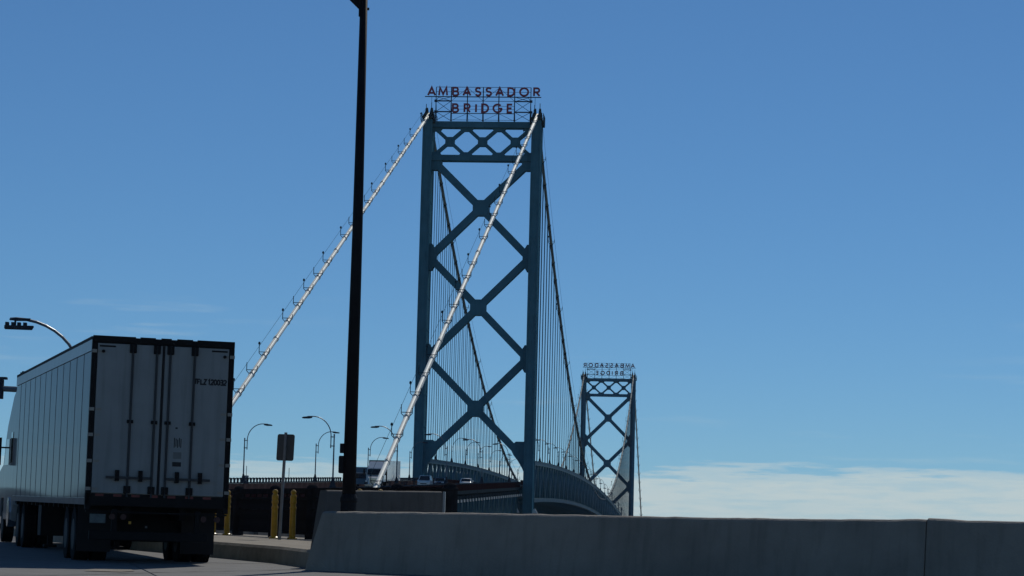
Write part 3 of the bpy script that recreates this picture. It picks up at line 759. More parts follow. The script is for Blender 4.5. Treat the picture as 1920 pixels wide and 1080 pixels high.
# ------------------------------------------------------------------ street lamps
def lamp_meshes(hp, rx=1.75):
    d = {}
    m = MB(); m.tube([(0, 0, .3), (0, 0, hp)], [.085, .06], 8); m.lathe([(.0, hp), (.09, hp), (.07, hp + .1), (0, hp + .16)], (0, 0, 0), 8); d['pole'] = m.mesh('pole', M['lamp'])
    m = MB(); m.lathe([(.34, 0), (.32, .18), (.24, .22), (.2, .5), (.12, .85), (.1, .95)], (0, 0, 0), 10); d['base'] = m.mesh('base', M['lamp_head'])
    m = MB(); pts = [(.30, 0, hp - 1.2), (.30, 0, hp - .1)]
    for k in range(1, 11):
        g = PI / 2 * k / 10; pts.append((.30 + rx * (1 - math.cos(g)), 0, hp - .1 + 1.85 * math.sin(g)))
    pts.append((2.6, 0, hp + 1.73)); m.tube(pts, .05, 7)
    for zz in (hp - 1.0, hp - .15): m.beam((-.08, 0, zz), (.36, 0, zz), .09, .09)
    d['arm'] = m.mesh('arm', M['lamp'])
    m = MB(); m.loft([[(2.15, -.10, hp + 1.60), (2.15, .10, hp + 1.60), (2.15, .08, hp + 1.70), (2.15, -.08, hp + 1.70)], [(2.45, -.19, hp + 1.54), (2.45, .19, hp + 1.54), (2.45, .15, hp + 1.74), (2.45, -.15, hp + 1.74)],
                      [(2.95, -.19, hp + 1.54), (2.95, .19, hp + 1.54), (2.95, .13, hp + 1.70), (2.95, -.13, hp + 1.70)], [(3.1, -.12, hp + 1.56), (3.1, .12, hp + 1.56), (3.1, .09, hp + 1.64), (3.1, -.09, hp + 1.64)]])
    d['lamp_head'] = m.mesh('lamp_head', M['lamp_head'])
    return d
LM = {'road': lamp_meshes(4.9), 'truss': lamp_meshes(3.3)}
def lamp(kind, loc, rotz, label, group):
    t = thing('street_lamp', label, 'street lamp', loc, rotz, group)
    for nm, me in LM[kind].items(): put(me, nm, t)
    return t
near = thing('street_lamp', 'nearest arched street lamp, its boxy head high over the white trailer roof', 'street lamp', (-13.62, 80, G(80) + .1), PI + .12, 'street lamps of the approach road')
for nm, me in lamp_meshes(5.2, 2.1).items():
    if nm != 'lamp_head': put(me, nm, near)
hp = 5.2
m = MB(); m.loft([[(1.95, -.06, hp + 1.69), (1.95, .06, hp + 1.69), (1.95, .05, hp + 1.77), (1.95, -.05, hp + 1.77)], [(2.4, -.09, hp + 1.68), (2.4, .09, hp + 1.68), (2.4, .07, hp + 1.77), (2.4, -.07, hp + 1.77)], [(2.62, -.04, hp + 1.70), (2.62, .04, hp + 1.70), (2.62, .03, hp + 1.74), (2.62, -.03, hp + 1.74)]]); hd_ = m.build('lamp_head', M['lamp_head'], near)
for k in range(4):
    m = MB(); m.box(2.06 + k * .19, 2.17 + k * .19, -.16, .16, hp + 1.51, hp + 1.62); m.build('light_module', M['lamp_head'], hd_)
m = MB(); m.prism([(1.84, hp + 1.52), (1.90, hp + 1.41), (2.76, hp + 1.41), (2.76, hp + 1.51)], -.2, .2, 'xz'); m.box(2.40, 2.46, -.05, .05, hp + 1.5, hp + 1.7); m.build('light_panel', M['lamp_head'], hd_)
ORD = ['first', 'second', 'third', 'fourth', 'fifth', 'sixth', 'seventh', 'eighth', 'ninth', 'tenth', 'eleventh', 'twelfth', 'thirteenth', 'fourteenth', 'fifteenth', 'sixteenth', 'seventeenth', 'eighteenth', 'nineteenth']
for i, s in enumerate((-276.5, -225.5, -179.0, -127.2, -77, -26)):
    lamp('road', BW(8.72, s, deck_z(s) + .98), BROT + PI, f'arched lamp on the right parapet before the tower, {ORD[i]} from the trailer', 'street lamps on the right parapet')
for i, s in enumerate((-230, -178.8, -128.4, -78.4, -26.4)):
    lamp('road', BW(-8.72, s, deck_z(s) + .98), BROT, f'arched lamp on the left parapet before the tower, {ORD[i]} from the trailer', 'street lamps on the left parapet')
for i in range(19):
    s = 27 + 28.9 * i
    if s > SPAN - 4: break
    z = chord_z(s) + .42
    lamp('truss', BW(LEG, s, z), BROT + PI, f'{ORD[i]} arched lamp past the near tower on the right truss', 'lamps standing on the right truss')
    lamp('truss', BW(-LEG, s, z), BROT, f'{ORD[i]} arched lamp past the near tower on the left truss', 'lamps standing on the left truss')

# ------------------------------------------------------------------ concrete barrier and wall of the island
HT = [(-.02, 1.060), (0.0, 1.064), (.15, 1.088), (.335, 1.110), (.568, 1.130), (.715, 1.150), (.80, 1.166), (.875, 1.195)]
A0, A1 = Vector((-3.2, 43.5, 0)), Vector((7.7, 37.0, 0)); AD = A1 - A0
AN = Vector((-AD.y, AD.x, 0)).normalized()      # away from the camera
def hat(t, tab):
    for (a, b), (c, d) in zip(tab[:-1], tab[1:]):
        if t <= c: return b + (d - b) * (t - a) / (c - a)
    return tab[-1][1]
def barrier(name, label, t0, t1, tab, n, end_batter, off=0.0, seed=1):
    rng = random.Random(seed)
    c = A0 + AD * t0; c.z = G(c.y)
    b = thing(name, label, 'barrier', c, 0, 'concrete barriers beside the road')
    rings = []
    for i in range(n + 1):
        t = t0 + (t1 - t0) * i / n; p = A0 + AD * t + AN * off; z = G(p.y); h = hat(t, tab) + rng.uniform(-.005, .005)
        bx = Vector((0, 0, 0)); u = AD.normalized()
        eb = end_batter if i == 0 else 0.0
        w = lambda across, hh, e: p + AN * across - u * e + Vector((0, 0, z + hh)) - c
        rings.append([w(-.17, -.25, eb), w(-.145, .10, eb * .92), w(-.03, h - .07, .02 * (eb > 0)), w(-.02, h - .035 + rng.uniform(-.003, .003), .01 * (eb > 0)), w(.01, h - .012, 0), w(.06, h, 0), w(.22, h + rng.uniform(-.003, .003), 0), w(.25, h - .03, 0), w(.34, .08, eb * .9), w(.36, -.25, eb)])
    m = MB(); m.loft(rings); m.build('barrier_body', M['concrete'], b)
    return b
barrier('concrete_barrier', 'long low concrete barrier across the right foreground, rounded end by the black pole', 0.0, .8795, HT, 70, .26, seed=3)
barrier('concrete_barrier', 'short piece of concrete barrier beyond the joint at the right edge', .8804, 1.45, [(.88, 1.212), (.922, 1.194), (1.001, 1.196), (1.3, 1.20)], 24, 0.0, off=.025, seed=5)
# taller wall behind
W0, W1 = Vector((-3.27, 45.3, 0)), Vector((-1.205, 46.5, 0)); WD = (W1 - W0); wu = WD.normalized(); wn_ = Vector((-wu.y, wu.x, 0))
c = Vector((W0.x, W0.y, G(W0.y)))
wl_ = thing('concrete_wall', 'taller grey concrete wall on the island, behind the black lamp pole', 'wall', c)
rings = []
rng = random.Random(9)
for i in range(17):
    p = W0 + WD * i / 16; h = 1.442 + .034 * i / 16; z = G(p.y); e = .2 if i == 0 else 0
    w = lambda a, hh, e_=0: p + wn_ * a - wu * e_ + Vector((0, 0, z + hh)) - c
    rings.append([w(-.08, -.2, e), w(0, h - .05), w(.008, h - .025), w(.03, h - .008), w(.07, h + rng.uniform(-.003, .003)), w(.30, h), w(.32, h - .02), w(.4, -.2, e)])
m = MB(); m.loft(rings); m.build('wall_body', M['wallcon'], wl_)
m = MB(); p = W1 - c; m.box(p.x + .008, p.x + .05, p.y - .02, p.y + .34, -.1 + G(W1.y) - c.z, 1.47 + G(W1.y) - c.z); m.build('lit_edge_strip', M['galv'], wl_)  # added pale strip, paints the sunlit edge at the wall's end

# ------------------------------------------------------------------ tall black lamp pole
P0 = Vector((-2.82, 44.35, G(44.35) + .1))
bp = thing('lamp_pole', 'tall black tapering lamp pole standing between the barrier and the wall', 'lamp pole', P0)
m = MB(); m.tube([(0, 0, .9), (0, 0, 6), (-.02, 0, 10.9)], [.124, .094, .065], 16); m.build('shaft', M['black'], bp, smooth=True)
m = MB(); m.lathe([(.19, 0), (.185, .5), (.15, .58), (.142, 1.12), (.155, 1.14), (.155, 1.20), (.126, 1.27)], (0, 0, 0), 16); m.build('base', M['black'], bp)
m = MB(); m.box(-.185, -.10, -.06, .06, 2.0, 2.17); m.build('control_box', M['black'], bp, bevel=.01)
m = MB(); m.box(-.20, -.10, -.07, .07, 1.64, 1.95); m.build('control_box', M['black'], bp, bevel=.02)
m = MB(); m.prism([(-.05, 10.06), (-.34, 10.34), (-.34, 10.42), (.0, 10.42)], -.03, .03, 'xz'); m.tube([(0, 0, 10.5), (-.7, 0, 10.7), (-1.9, 0, 10.85)], .04, 8); m.build('arm', M['black'], bp)
m = MB(); m.box(-.105, -.055, -.04, .04, 9.98, 10.16); m.build('clamp', M['black'], bp)
m = MB(); m.box(.05, .085, -.02, .02, 10.1, 10.14); m.build('bolt', M['black'], bp)
m = MB(); m.loft([[(-1.8, -.12, 10.78), (-1.8, .12, 10.78), (-1.8, .1, 10.9), (-1.8, -.1, 10.9)], [(-2.5, -.15, 10.82), (-2.5, .15, 10.82), (-2.5, .1, 10.92), (-2.5, -.1, 10.92)]]); m.build('lamp_head', M['black'], bp)

# ------------------------------------------------------------------ iron fence on the island
FX = [(-9.95, 74.4), (-8.55, 70.7), (-7.22, 67.0), (-5.92, 63.5), (-4.70, 60.0), (-3.52, 56.5), (-2.34, 53.0), (-1.13, 49.5)]
fz = lambda y: G(y) + .345
fc = Vector((*FX[0], fz(FX[0][1])))
fen = thing('iron_fence', 'black iron fence with fat round topped posts on the traffic island', 'fence', fc)
m = MB(); m.lathe([(.15, -.1), (.15, 1.16), (.165, 1.17), (.165, 1.21), (.14, 1.23), (.12, 1.28), (.07, 1.315), (0, 1.325)], (0, 0, 0), 14); post_me = m.mesh('post', M['fence'])
balm = MB(); balm.box(-.016, .016, -.016, .016, .14, .98); bal_me = balm.mesh('baluster', M['fence'])
for i, (x, y) in enumerate(FX): put(post_me, 'post', fen, tuple(Vector((x, y, fz(y))) - fc))
for (x0, y0), (x1, y1) in zip(FX[:-1], FX[1:]):
    a = Vector((x0, y0, fz(y0))) - fc; b = Vector((x1, y1, fz(y1))) - fc
    for z, w, h, nm in ((1.17, .10, .13, 'top_rail'), (.98, .05, .06, 'rail'), (.70, .04, .05, 'rail'), (.14, .05, .07, 'rail')):
        m = MB(); m.beam(a + Vector((0, 0, z)), b + Vector((0, 0, z)), w, h); m.build(nm, M['fence'], fen)
    n_ = 30
    for k in range(1, n_): put(bal_me, 'baluster', fen, tuple(a + (b - a) * k / n_))
    for k in range(1, 6):
        p = a + (b - a) * k / 6; m = MB(); m.box(p.x - .02, p.x + .02, p.y - .02, p.y + .02, p.z + 1.0, p.z + 1.12); m.build('spacer', M['fence'], fen)

# ------------------------------------------------------------------ yellow bollards
def bollard_parts(t):
    m = MB(); m.lathe([(.078, 0), (.076, .70)], (0, 0, 0), 14); m.build('sleeve', M['yellow'], t, smooth=False)
    m = MB(); m.lathe([(.07, .70), (.082, .72), (.082, .76), (.07, .78), (.07, .84), (.082, .86), (.082, .90), (.074, .92), (.08, .98), (.08, 1.03), (.062, 1.06), (.05, 1.08), (.066, 1.10), (.066, 1.14), (.04, 1.175), (0, 1.185)], (0, 0, 0), 14); m.build('cap', M['yellow'], t)
    m = MB(); m.lathe([(.12, -.02), (.12, .03), (.085, .05)], (0, 0, 0), 12); m.build('foot', M['yellow'], t)
BL = [((-5.59, 60.0), 'yellow bollard left of the small sign post, in front of a fence post'), ((-5.15, 60.0), 'yellow bollard right of the small sign post'), ((-7.77, 66.0), 'left of two yellow bollards by the rear corner of the trailer'), ((-7.40, 66.0), 'right of two yellow bollards by the rear corner of the trailer'),
      ((-3.14, 53.0), 'yellow bollard top behind the taller wall, next to the black pole'), ((-2.70, 53.0), 'yellow bollard top behind the taller wall, below the right main cable')]
b0 = None
for (x, y), lab in BL:
    if b0 is None:
        b0 = thing('bollard', lab, 'bollard', (x, y, fz(y)), 0, 'yellow bollards on the island'); bollard_parts(b0)
    else:
        o = copy_tree(b0); o.location = (x, y, fz(y)); o['label'] = lab
    
# ------------------------------------------------------------------ small sign seen from behind
sg = thing('road_sign', 'small grey rounded road sign seen from behind on a leaning post between bollards', 'road sign', (-5.27, 58.0, fz(58)))
sg.rotation_euler = (0, math.radians(1.6), math.radians(-22))
m = MB(); m.box(-.03, .03, -.02, .02, -.1, 2.50); m.build('post', M['galv'], sg)
m = MB(); r_ = .05; pts = []
for cx, cz, g0 in ((.225 - r_, 2.46 - r_, 0), (-.225 + r_, 2.46 - r_, 90), (-.225 + r_, 1.84 + r_, 180), (.225 - r_, 1.84 + r_, 270)):
    for k in range(5): g = math.radians(g0 + 90 * k / 4); pts.append((cx + r_ * math.cos(g), cz + r_ * math.sin(g)))
m.prism(pts, .022, .028, 'xz'); m.build('plate', M['sign_back'], sg)
for zz in (1.95, 2.35):
    m = MB(); m.tube([(0, -.03, zz), (0, .03, zz)], .014, 8); m.build('bolt', M['galv'], sg)

# ------------------------------------------------------------------ signal arm at the left edge
sa = thing('signal_arm', 'grey horizontal signal arm with a dark box, left of the trailer front', 'traffic signal', (-19.3, 100.0, G(100) - .3))
m = MB(); m.tube([(0, 0, 0), (0, 0, 6.5)], [.19, .15], 12); m.build('pole', M['lamp'], sa)
m = MB(); m.tube([(0.0, 0, 6.16), (-2.2, 0, 6.22)], [.122, .115], 10); m.build('arm', M['lamp'], sa)
m = MB(); m.box(-1.42, -1.17, -.14, .14, 5.78, 6.56); hs = m.build('signal_housing', M['lamp_head'], sa, bevel=.02)
for k, zz in enumerate((5.92, 6.17, 6.42)):
    m = MB(); m.tube([(-1.30, .12, zz), (-1.30, .26, zz)], .10, 10); m.build('visor', M['lamp_head'], hs)
m = MB(); m.box(-1.44, -1.04, -.16, .16, 6.57, 6.66); m.build('cap', M['lamp_head'], sa)

# ------------------------------------------------------------------ white semi truck in the foreground
RX, RY, RZ, HEAD, SL = -6.336, 45.02, 0.221 + EYE, 0.2776, 0.0305
tk = thing('semi_truck', 'white semi truck with a grey double door trailer in the left foreground', 'semi truck', (RX, RY, RZ))
tk.rotation_euler = (math.atan(SL), 0, HEAD)
TW, TL, TH, TB = 1.295, 16.15, 4.10, 1.12
# box: floor, roof, rails, panels
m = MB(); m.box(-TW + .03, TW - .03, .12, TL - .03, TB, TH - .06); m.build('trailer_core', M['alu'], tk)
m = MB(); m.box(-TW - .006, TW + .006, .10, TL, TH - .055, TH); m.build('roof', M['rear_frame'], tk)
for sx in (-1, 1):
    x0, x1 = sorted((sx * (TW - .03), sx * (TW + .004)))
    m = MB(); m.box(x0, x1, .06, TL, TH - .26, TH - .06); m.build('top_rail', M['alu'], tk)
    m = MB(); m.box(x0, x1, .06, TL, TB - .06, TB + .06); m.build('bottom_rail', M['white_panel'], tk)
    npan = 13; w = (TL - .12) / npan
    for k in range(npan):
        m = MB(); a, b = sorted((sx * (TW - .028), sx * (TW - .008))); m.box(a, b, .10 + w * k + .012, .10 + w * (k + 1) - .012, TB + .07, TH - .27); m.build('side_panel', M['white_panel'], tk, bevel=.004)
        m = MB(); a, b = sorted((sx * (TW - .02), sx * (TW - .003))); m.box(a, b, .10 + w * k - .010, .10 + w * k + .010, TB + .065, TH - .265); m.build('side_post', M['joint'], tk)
# rear frame
m = MB()
m.box(-TW, TW, -.02, .10, TH - .115, TH - .005)
m.box(-TW, -TW + .095, -.02, .10, TB - .15, TH - .115); m.box(TW - .095, TW, -.02, .10, TB - .15, TH - .115)
m.box(-TW, TW, -.02, .12, TB - .07, TB + .15)
m.build('rear_frame', M['rear_frame'], tk, bevel=.008)
for a, b in ((-1.29, -.52), (-.44, -.16), (-.06, .13), (.23, .52), (.60, 1.29)):
    m = MB(); m.box(a, b, -.035, -.021, TH - .085, TH + .012); m.build('header_strip', M['rear_frame'], tk)
for sx in (-1, 1):
    a, b = sorted((sx * .022, sx * (TW - .10)))
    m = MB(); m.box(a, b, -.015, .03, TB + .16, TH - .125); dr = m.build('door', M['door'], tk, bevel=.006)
    rods = (-.56, -.125) if sx < 0 else (.12, .565)
    for rx in rods:
        m = MB(); m.tube([(rx, -.045, TB + .1), (rx, -.045, TH - .13)], .021, 8); m.build('lock_rod', M['rod'], dr)
        m = MB(); m.box(rx - .062, rx + .062, -.065, -.016, TH - .28, TH - .118); m.build('cam_keeper', M['rear_frame'], dr, bevel=.01)
        m = MB(); m.box(rx - .062, rx + .062, -.065, -.016, TB + .165, TB + .3); m.build('cam_keeper', M['rear_frame'], dr, bevel=.01)
        for zz in (2.58,):
            m = MB(); m.box(rx - .055, rx + .055, -.062, -.016, zz - .03, zz + .03); m.build('rod_guide', M['rear_frame'], dr)
    h0, h1 = (-.95, -.15) if sx < 0 else (.13, .93)
    m = MB(); m.beam((h0, -.075, 1.565), (h1, -.075, 1.565), .03, .045); m.build('handle', M['rod'], dr)
    for hx in (h0 + .2, h0 + .62):
        m = MB(); m.box(hx - .035, hx + .035, -.095, -.016, 1.50, 1.70); m.build('handle_catch', M['rear_frame'], dr)
    for zz in (3.83, 2.78, 2.32, 1.85, 1.35):
        m = MB(); a, b = sorted((sx * (TW + .004), sx * (TW - .085))); m.box(a, b, -.034, -.0205, zz - .03, zz + .03)
        a, b = sorted((sx * (TW - .105), sx * (TW - .21))); m.box(a, b, -.024, -.0155, zz - .022, zz + .022); m.build('hinge', M['hinge'], dr)
    m = MB(); hx = sx * (TW - .2 if sx < 0 else TW - .18); m.tube([(hx, -.05, 3.83), (hx, -.015, 3.83)], .03, 8); m.build('door_hold_back', M['rear_frame'], dr)
    m = MB(); a, b = sorted((sx * (TW - .13), sx * (TW - .42))); m.box(a, b, -.0185, -.0155, 3.91, 3.94); m.build('vent_slot', M['rear_frame'], dr)
m = MB(); m.box(-.018, .018, -.028, .03, TB + .155, TH - .12); m.build('door_seal', M['seal'], tk)
# lettering on the right door
for i, ch in enumerate('TFLZ120032'):
    put(text_mesh(ch, .115, M['print'], depth=.002, stroke=.24, squeeze=.74), 'letter', tk, (.598 + .0585 * i + (.014 if i > 3 else 0), -.0172, 3.30))
m = MB(); m.box(.24, .40, -.0185, -.0155, 1.80, 1.88); m.build('placard', M['print'], tk)
m = MB(); m.box(.25, .40, -.018, -.0155, 1.94, 2.06); m.build('faded_label', M['faded'], tk)
for k in range(5):
    m = MB(); xx = .255 + .03 * k; m.box(xx, xx + .014, -.018, -.0155, 2.14 + .02 * (k % 2), 2.32 - .015 * (k % 3)); m.build('worn_print', M['rear_frame'], tk)
m = MB(); m.box(.27, .31, -.018, -.0155, 2.48, 2.51); m.build('small_mark', M['print'], tk)
for k in range(14):
    a = -1.12 + .162 * k; m = MB(); m.box(a, a + .15, -.0235, -.0205, TB + .10, TB + .145); m.build('reflective_tape', M['tape_red'] if k % 2 == 0 else M['rear_frame'], tk)
m = MB(); m.box(-1.20, -.92, -.05, -.03, .74, .90); m.build('licence_plate', M['plate'], tk)
m = MB(); m.box(-TW + .02, TW - .02, -.03, .05, .93, .96); m.build('light_bar', M['rear_frame'], tk)
for xx in (-.80, -.60, .85, 1.1):
    m = MB(); m.tube([(xx, -.05, .86), (xx, .0, .86)], .055, 12); m.build('tail_light', M['taillight'], tk)
m = MB(); m.box(-1.2, .93, -.02, .08, .44, .60)
for xx in (-.75, .75): m.box(xx - .05, xx + .05, .0, .1, .5, 1.0)
m.build('underride_guard', M['rear_frame'], tk, bevel=.01)
m = MB(); m.box(-.50, -.455, -.035, -.021, .735, .785); m.build('yellow_tag', M['amber'], tk)
m = MB(); m.box(-.20, -.16, -.035, -.021, .67, .71); m.build('pale_tag', M['sign_back'], tk)
# chassis
m = MB()
for xx in (-.5, .5): m.box(xx - .06, xx + .06, .2, TL - 1, .82, TB)
for k in range(16): m.box(-1.2, 1.2, .6 + k, .7 + k, TB - .14, TB + .01)
m.build('chassis', M['rear_frame'], tk)
def wheel_set(y_, xs_, r=.50, w=.27):
    for xx in xs_:
        m = MB(); m.disc_x(r, xx - w / 2, xx + w / 2, (y_, r), 24)
        for g in range(3): m.disc_x(r + .006, xx - w / 2 + .05 + g * .075, xx - w / 2 + .08 + g * .075, (y_, r), 24)
        wh = m.build('wheel', M['tyre'], tk, bevel=.02)
        m = MB()
        for sx in (-1, 1):
            a, b = sorted((xx + sx * (w / 2 - .005), xx + sx * (w / 2 + .006))); m.disc_x(.29, a, b, (y_, r), 18)
        m.build('rim', M['rim'], wh)
    m = MB(); m.disc_x(.11, -1.1, 1.1, (y_, .5), 10); m.build('axle', M['rear_frame'], tk)
for y_ in (2.0, 3.3): wheel_set(y_, (-1.13, -.80, .80, 1.13))
for sx in (-1, 1):
    m = MB(); m.box(sx * .96 - .31, sx * .96 + .31, 1.28, 1.30, .20, 1.05); m.build('mud_flap', M['seal'], tk)
    m = MB(); m.box(sx * .75 - .06, sx * .75 + .06, 11.6, 11.72, .12, TB); m.box(sx * .75 - .14, sx * .75 + .14, 11.5, 11.82, .06, .12); m.build('landing_leg', M['rear_frame'], tk)
m = MB(); m.box(-1.0, 1.0, 4.2, 4.26, .7, .78); m.build('slider_bar', M['rear_frame'], tk)
m = MB(); m.box(-.72, .72, 1.5, 3.9, .46, 1.0); m.box(-1.2, 1.2, 3.95, 4.1, .5, 1.0); m.build('axle_carriage', M['rear_frame'], tk)
m = MB(); m.box(-1.2, -.6, 9.2, 9.9, .35, 1.0); m.build('tool_box', M['rear_frame'], tk)
# tractor
for y_ in (13.3, 14.65): wheel_set(y_, (-1.10, -.78, .78, 1.10))
wheel_set(19.9, (-1.05, 1.05))
m = MB()
for xx in (-.42, .42): m.box(xx - .06, xx + .06, 12.6, 21.5, .75, 1.0)
m.build('tractor_frame', M['rear_frame'], tk)
prof = [(16.65, .95), (16.65, 3.78), (16.9, 3.86), (17.6, 3.72), (19.1, 3.0), (19.5, 2.65), (20.0, 2.0), (21.7, 1.75), (21.9, 1.4), (21.9, .62), (20.5, .62), (20.4, 1.1), (19.35, 1.1), (19.3, .55), (17.0, .55)]
m = MB(); rings = []
for xx, k in ((-1.22, .97), (-1.1, 1.0), (1.1, 1.0), (1.22, .97)):
    rings.append([(xx, 19 + (y_ - 19) * k, 1.8 + (z - 1.8) * k) for y_, z in prof])
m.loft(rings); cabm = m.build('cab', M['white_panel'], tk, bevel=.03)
m = MB(); m.prism([(18.2, 1.95), (18.2, 2.6), (19.1, 2.6), (19.55, 1.95)], -1.235, -1.215, 'yz'); m.build('side_window', M['glass'], cabm)
m = MB(); m.prism([(17.25, 2.0), (17.25, 2.75), (17.75, 2.75), (17.75, 2.0)], -1.232, -1.215, 'yz'); m.build('sleeper_window', M['glass'], cabm)
m = MB(); m.box(-1.62, -1.34, 19.3, 19.45, 1.95, 2.65); m.beam((-1.2, 19.4, 2.4), (-1.45, 19.4, 2.4), .04, .04); m.build('mirror', M['rear_frame'], cabm)
m = MB(); m.tube([(-1.13, 16.42, 1.0), (-1.13, 16.42, 4.22)], .035, 8); m.box(-1.2, -1.07, 16.38, 16.46, 4.16, 4.19); m.build('antenna', M['lamp_head'], tk)
m = MB(); m.disc_x(.36, -1.25, -.6, (17.6, .78), 16); m.build('fuel_tank', M['chrome'], tk)
m = MB(); m.disc_x(.36, .6, 1.25, (17.6, .78), 16); m.build('fuel_tank', M['chrome'], tk)

# ------------------------------------------------------------------ traffic up on the approach
PITCH_UP = math.atan(.0465)
def veh(name, label, cat, lat, s, toward=True):
    t = thing(name, label, cat, BW(lat, s, deck_z(s) + .01))
    t.rotation_euler = (-PITCH_UP if toward else PITCH_UP, 0, BROT + (PI if toward else 0))
    return t
def car(t, prof, roof, paint, half=.9):
    """side profile (y forward, z), greenhouse profile"""
    m = MB(); rings = []
    for xx, k in ((-half, .94), (-half + .12, 1), (half - .12, 1), (half, .94)): rings.append([(xx, y_ * (1 if k == 1 else .985), .62 + (z - .62) * k) for y_, z in prof])
    m.loft(rings); b = m.build('body', paint, t, bevel=.03)
    m = MB(); (ya, za), (yb, zb), (yc, zc), (yd, zd) = roof; h2 = half - .05; h3 = half - .2
    m.loft([[(-h2, ya, za), (h2, ya, za), (h2, yd, zd), (-h2, yd, zd)], [(-h3, yb, zb), (h3, yb, zb), (h3, yc, zc), (-h3, yc, zc)]]); g = m.build('greenhouse', M['glass'], t)
    m = MB(); m.loft([[(-h3 - .02, yb - .05, zb), (h3 + .02, yb - .05, zb), (h3 + .02, yc + .05, zc), (-h3 - .02, yc + .05, zc)], [(-h3 + .08, yb + .1, zb + .07), (h3 - .08, yb + .1, zb + .07), (h3 - .08, yc - .15, zc + .07), (-h3 + .08, yc - .15, zc + .07)]]); m.build('roof', paint, t)
    for sx in (-1, 1):
        for (p, q) in (((ya, za), (yb, zb)), ((yd, zd), (yc, zc))):
            m = MB(); m.beam((sx * h2, p[0], p[1]), (sx * h3, q[0], q[1] + .03), .09, .09); m.build('pillar', paint, t)
        m = MB(); yf = max(p[0] for p in prof); m.box(sx * (half - .28) - .2, sx * (half - .28) + .2, yf - .08, yf + .012, .68, .86); m.build('headlight', M['headlight'], t)
        m = MB(); a, b_ = sorted((sx * (half + .0), sx * (half + .2))); m.box(a, b_, yd - .35, yd - .2, 1.0, 1.16); m.build('mirror', paint, t)
        for yy in (yf - .85, -yf + .95):
            m = MB(); m.disc_x(.34, sx * (half - .12) - .1, sx * (half - .12) + .1, (yy, .34), 18); w_ = m.build('wheel', M['tyre'], t)
            m = MB(); a, b_ = sorted((sx * (half - .02), sx * (half - .005))); m.disc_x(.2, a, b_, (yy, .34), 14); m.build('rim', M['rim'], w_)
    m = MB(); m.box(-.5, .5, yf - .02, yf + .014, .55, .68); m.build('grille', M['rear_frame'], t)
suvp = [(-2.3, .35), (-2.32, 1.05), (-2.2, 1.18), (1.15, 1.15), (2.1, 1.02), (2.32, .82), (2.34, .38), (2.1, .25), (-2.1, .25)]
t = veh('sport_utility_vehicle', 'white sport utility vehicle coming down the bridge beside the tower leg', 'car', -1.75, -62)
car(t, suvp, ((-2.25, 1.12), (-2.05, 1.80), (.15, 1.82), (1.1, 1.12)), M['car_white'], .97)
sedp = [(-2.2, .35), (-2.25, .85), (-1.9, .98), (1.2, .95), (2.05, .82), (2.25, .62), (2.25, .35), (2.0, .22), (-2.0, .22)]
t = veh('sedan_car', 'dark blue car behind the white sport utility vehicle on the bridge', 'car', -1.75, -40)
car(t, sedp, ((-1.8, .94), (-1.1, 1.42), (.2, 1.44), (1.15, .93)), M['car_blue'], .9)
t = veh('sedan_car', 'white car with a low roof showing above the brown parapet', 'car', 3.3, -46, toward=False)
car(t, sedp, ((-1.8, .94), (-1.1, 1.46), (.3, 1.48), (1.15, .93)), M['car_white'], .92)
# oncoming semi truck
t = veh('semi_truck', 'distant white semi truck facing the camera on the approach, behind the right cable', 'semi truck', -2.7, -113.5)
def T(name, material, m, p=t, bevel=0): return m.build(name, material, p, bevel=bevel)
m = MB(); m.box(-1.27, 1.27, -17.5, -2.9, 1.15, 3.98); tb = T('trailer_box', M['car_white'], m, bevel=.03)
m = MB(); m.box(-1.29, 1.29, -2.92, -2.8, 1.1, 4.0); T('nose_frame', M['rear_frame'], m)
for k in range(12):
    for sx in (-1, 1):
        m = MB(); m.box(sx * 1.272 - .008, sx * 1.272 + .008, -17.2 + 1.2 * k, -17.15 + 1.2 * k, 1.25, 3.9); m.build('side_post', M['alu'], tb)
m = MB(); m.loft([[(-1.2, -2.3, 1.0), (1.2, -2.3, 1.0), (1.2, .4, 1.0), (-1.2, .4, 1.0)], [(-1.2, -2.3, 2.85), (1.2, -2.3, 2.85), (1.15, -.1, 2.85), (-1.15, -.1, 2.85)]]); cb = T('cab', M['cab'], m, bevel=.04)
m = MB(); m.loft([[(-1.18, -2.3, 2.85), (1.18, -2.3, 2.85), (1.1, -.15, 2.87), (-1.1, -.15, 2.87)], [(-1.1, -2.25, 3.85), (1.1, -2.25, 3.85), (.95, -1.5, 3.8), (-.95, -1.5, 3.8)]]); T('roof_fairing', M['cab'], m, bevel=.05)
m = MB(); m.loft([[(-1.06, .42, 1.98), (1.06, .42, 1.98), (1.06, .2, 2.0), (-1.06, .2, 2.0)], [(-1.02, .02, 2.78), (1.02, .02, 2.78), (1.02, -.2, 2.78), (-1.02, -.2, 2.78)]]); T('windscreen', M['glass'], m)
m = MB(); m.loft([[(-.95, .3, .55), (.95, .3, .55), (.95, .3, 1.9), (-.95, .3, 1.9)], [(-.72, 2.1, .55), (.72, 2.1, .55), (.72, 2.0, 1.55), (-.72, 2.0, 1.55)]]); hdm = T('bonnet', M['cab'], m, bevel=.05)
m = MB(); m.box(-.5, .5, 2.05, 2.12, .75, 1.5); m.build('grille', M['chrome'], hdm)
m = MB(); m.box(-1.15, 1.15, 2.0, 2.25, .35, .7); T('bumper', M['chrome'], m, bevel=.03)
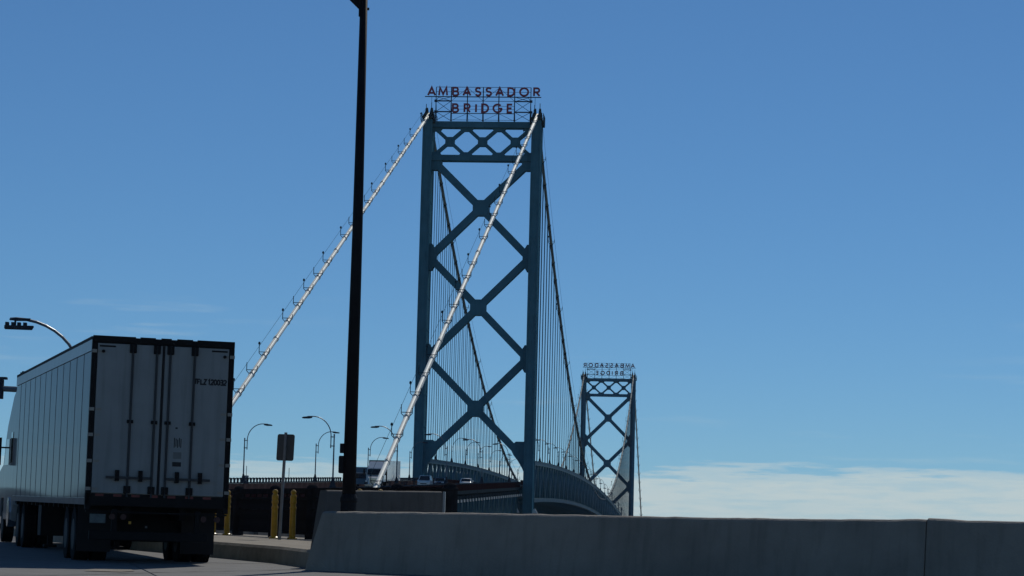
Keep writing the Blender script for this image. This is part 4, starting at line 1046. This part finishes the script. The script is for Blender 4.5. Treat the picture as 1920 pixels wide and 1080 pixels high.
for sx in (-1, 1):
    m = MB(); m.box(sx * .95 - .14, sx * .95 + .14, 1.75, 2.0, .95, 1.2); T('headlight', M['headlight'], m)
    m = MB(); m.box(sx * 1.5 - .12, sx * 1.5 + .12, .3, .42, 1.95, 2.75); m.beam((sx * 1.2, .35, 2.4), (sx * 1.45, .35, 2.4), .04, .04); T('mirror', M['rear_frame'], m)
    for yy in (1.4, -3.4, -4.7, -14.8, -16.1):
        m = MB(); m.disc_x(.5, sx * 1.05 - .16, sx * 1.05 + .16, (yy, .5), 18); w_ = T('wheel', M['tyre'], m); m = MB(); a, b = sorted((sx * 1.2, sx * 1.222)); m.disc_x(.28, a, b, (yy, .5), 14); m.build('rim', M['rim'], w_)
m = MB(); m.box(-1.15, 1.15, -2.0, -1.9, 3.86, 3.92); T('marker_bar', M['rear_frame'], m)
t = veh('box_truck', 'blue grey box truck half hidden beside the distant white semi truck', 'truck', -5.4, -110)
m = MB(); m.box(-1.1, 1.1, -6.2, -1.8, .9, 3.0); m.build('cargo_box', M['bluebox'], t, bevel=.03)
m = MB(); m.loft([[(-1.0, -1.75, .6), (1.0, -1.75, .6), (1.0, .3, .6), (-1.0, .3, .6)], [(-1.0, -1.75, 1.4), (1.0, -1.75, 1.4), (1.0, .25, 1.3), (-1.0, .25, 1.3)], [(-.9, -1.7, 2.2), (.9, -1.7, 2.2), (.88, -.6, 2.2), (-.88, -.6, 2.2)]]); m.build('cab', M['bluebox'], t, bevel=.03)
m = MB(); m.loft([[(-.88, .2, 1.42), (.88, .2, 1.42), (.88, .1, 1.42), (-.88, .1, 1.42)], [(-.8, -.5, 2.12), (.8, -.5, 2.12), (.8, -.6, 2.12), (-.8, -.6, 2.12)]]); m.build('windscreen', M['glass'], t)
for sx in (-1, 1):
    for yy in (-.4, -5.0):
        m = MB(); m.disc_x(.42, sx * .9 - .14, sx * .9 + .14, (yy, .42), 16); m.build('wheel', M['tyre'], t)
# small cabinet with a whip mast on the left edge, and a bare mast
cbn = thing('mast_cabinet', 'small grey cabinet with a thin mast on the left approach parapet', 'cabinet', BW(-9.3, -174, deck_z(-174)), BROT)
m = MB(); m.box(-.25, .25, -.25, .25, .2, 1.75); m.build('cabinet', M['galv'], cbn, bevel=.02)
m = MB(); m.tube([(0, 0, 1.7), (0, 0, 2.85)], .035, 6); m.build('mast', M['lamp'], cbn)
ms = thing('thin_mast', 'thin bare mast standing on the left approach parapet between two lamps', 'mast', BW(-9.2, -146, deck_z(-146)), BROT)
m = MB(); m.tube([(0, 0, 0), (0, 0, 2.7)], .04, 6); m.build('mast', M['lamp'], ms)
m = MB(); m.box(-.1, .1, -.1, .1, 0, .25); m.build('foot', M['lamp'], ms)

# ------------------------------------------------------------------ thin haze over the whole place
hm = bpy.data.materials.new('haze_air'); hm.use_nodes = True
ht = hm.node_tree; ht.nodes.clear()
ho = ht.nodes.new('ShaderNodeOutputMaterial'); hv = ht.nodes.new('ShaderNodeVolumePrincipled')
hv.inputs['Color'].default_value = (0.62, 0.80, 1.0, 1); hv.inputs['Density'].default_value = 0.000034
ht.links.new(hv.outputs[0], ho.inputs['Volume'])
m = MB(); m.box(-9500, 9500, -3500, 15500, -27, 100)
stuff(m.build('haze', hm))
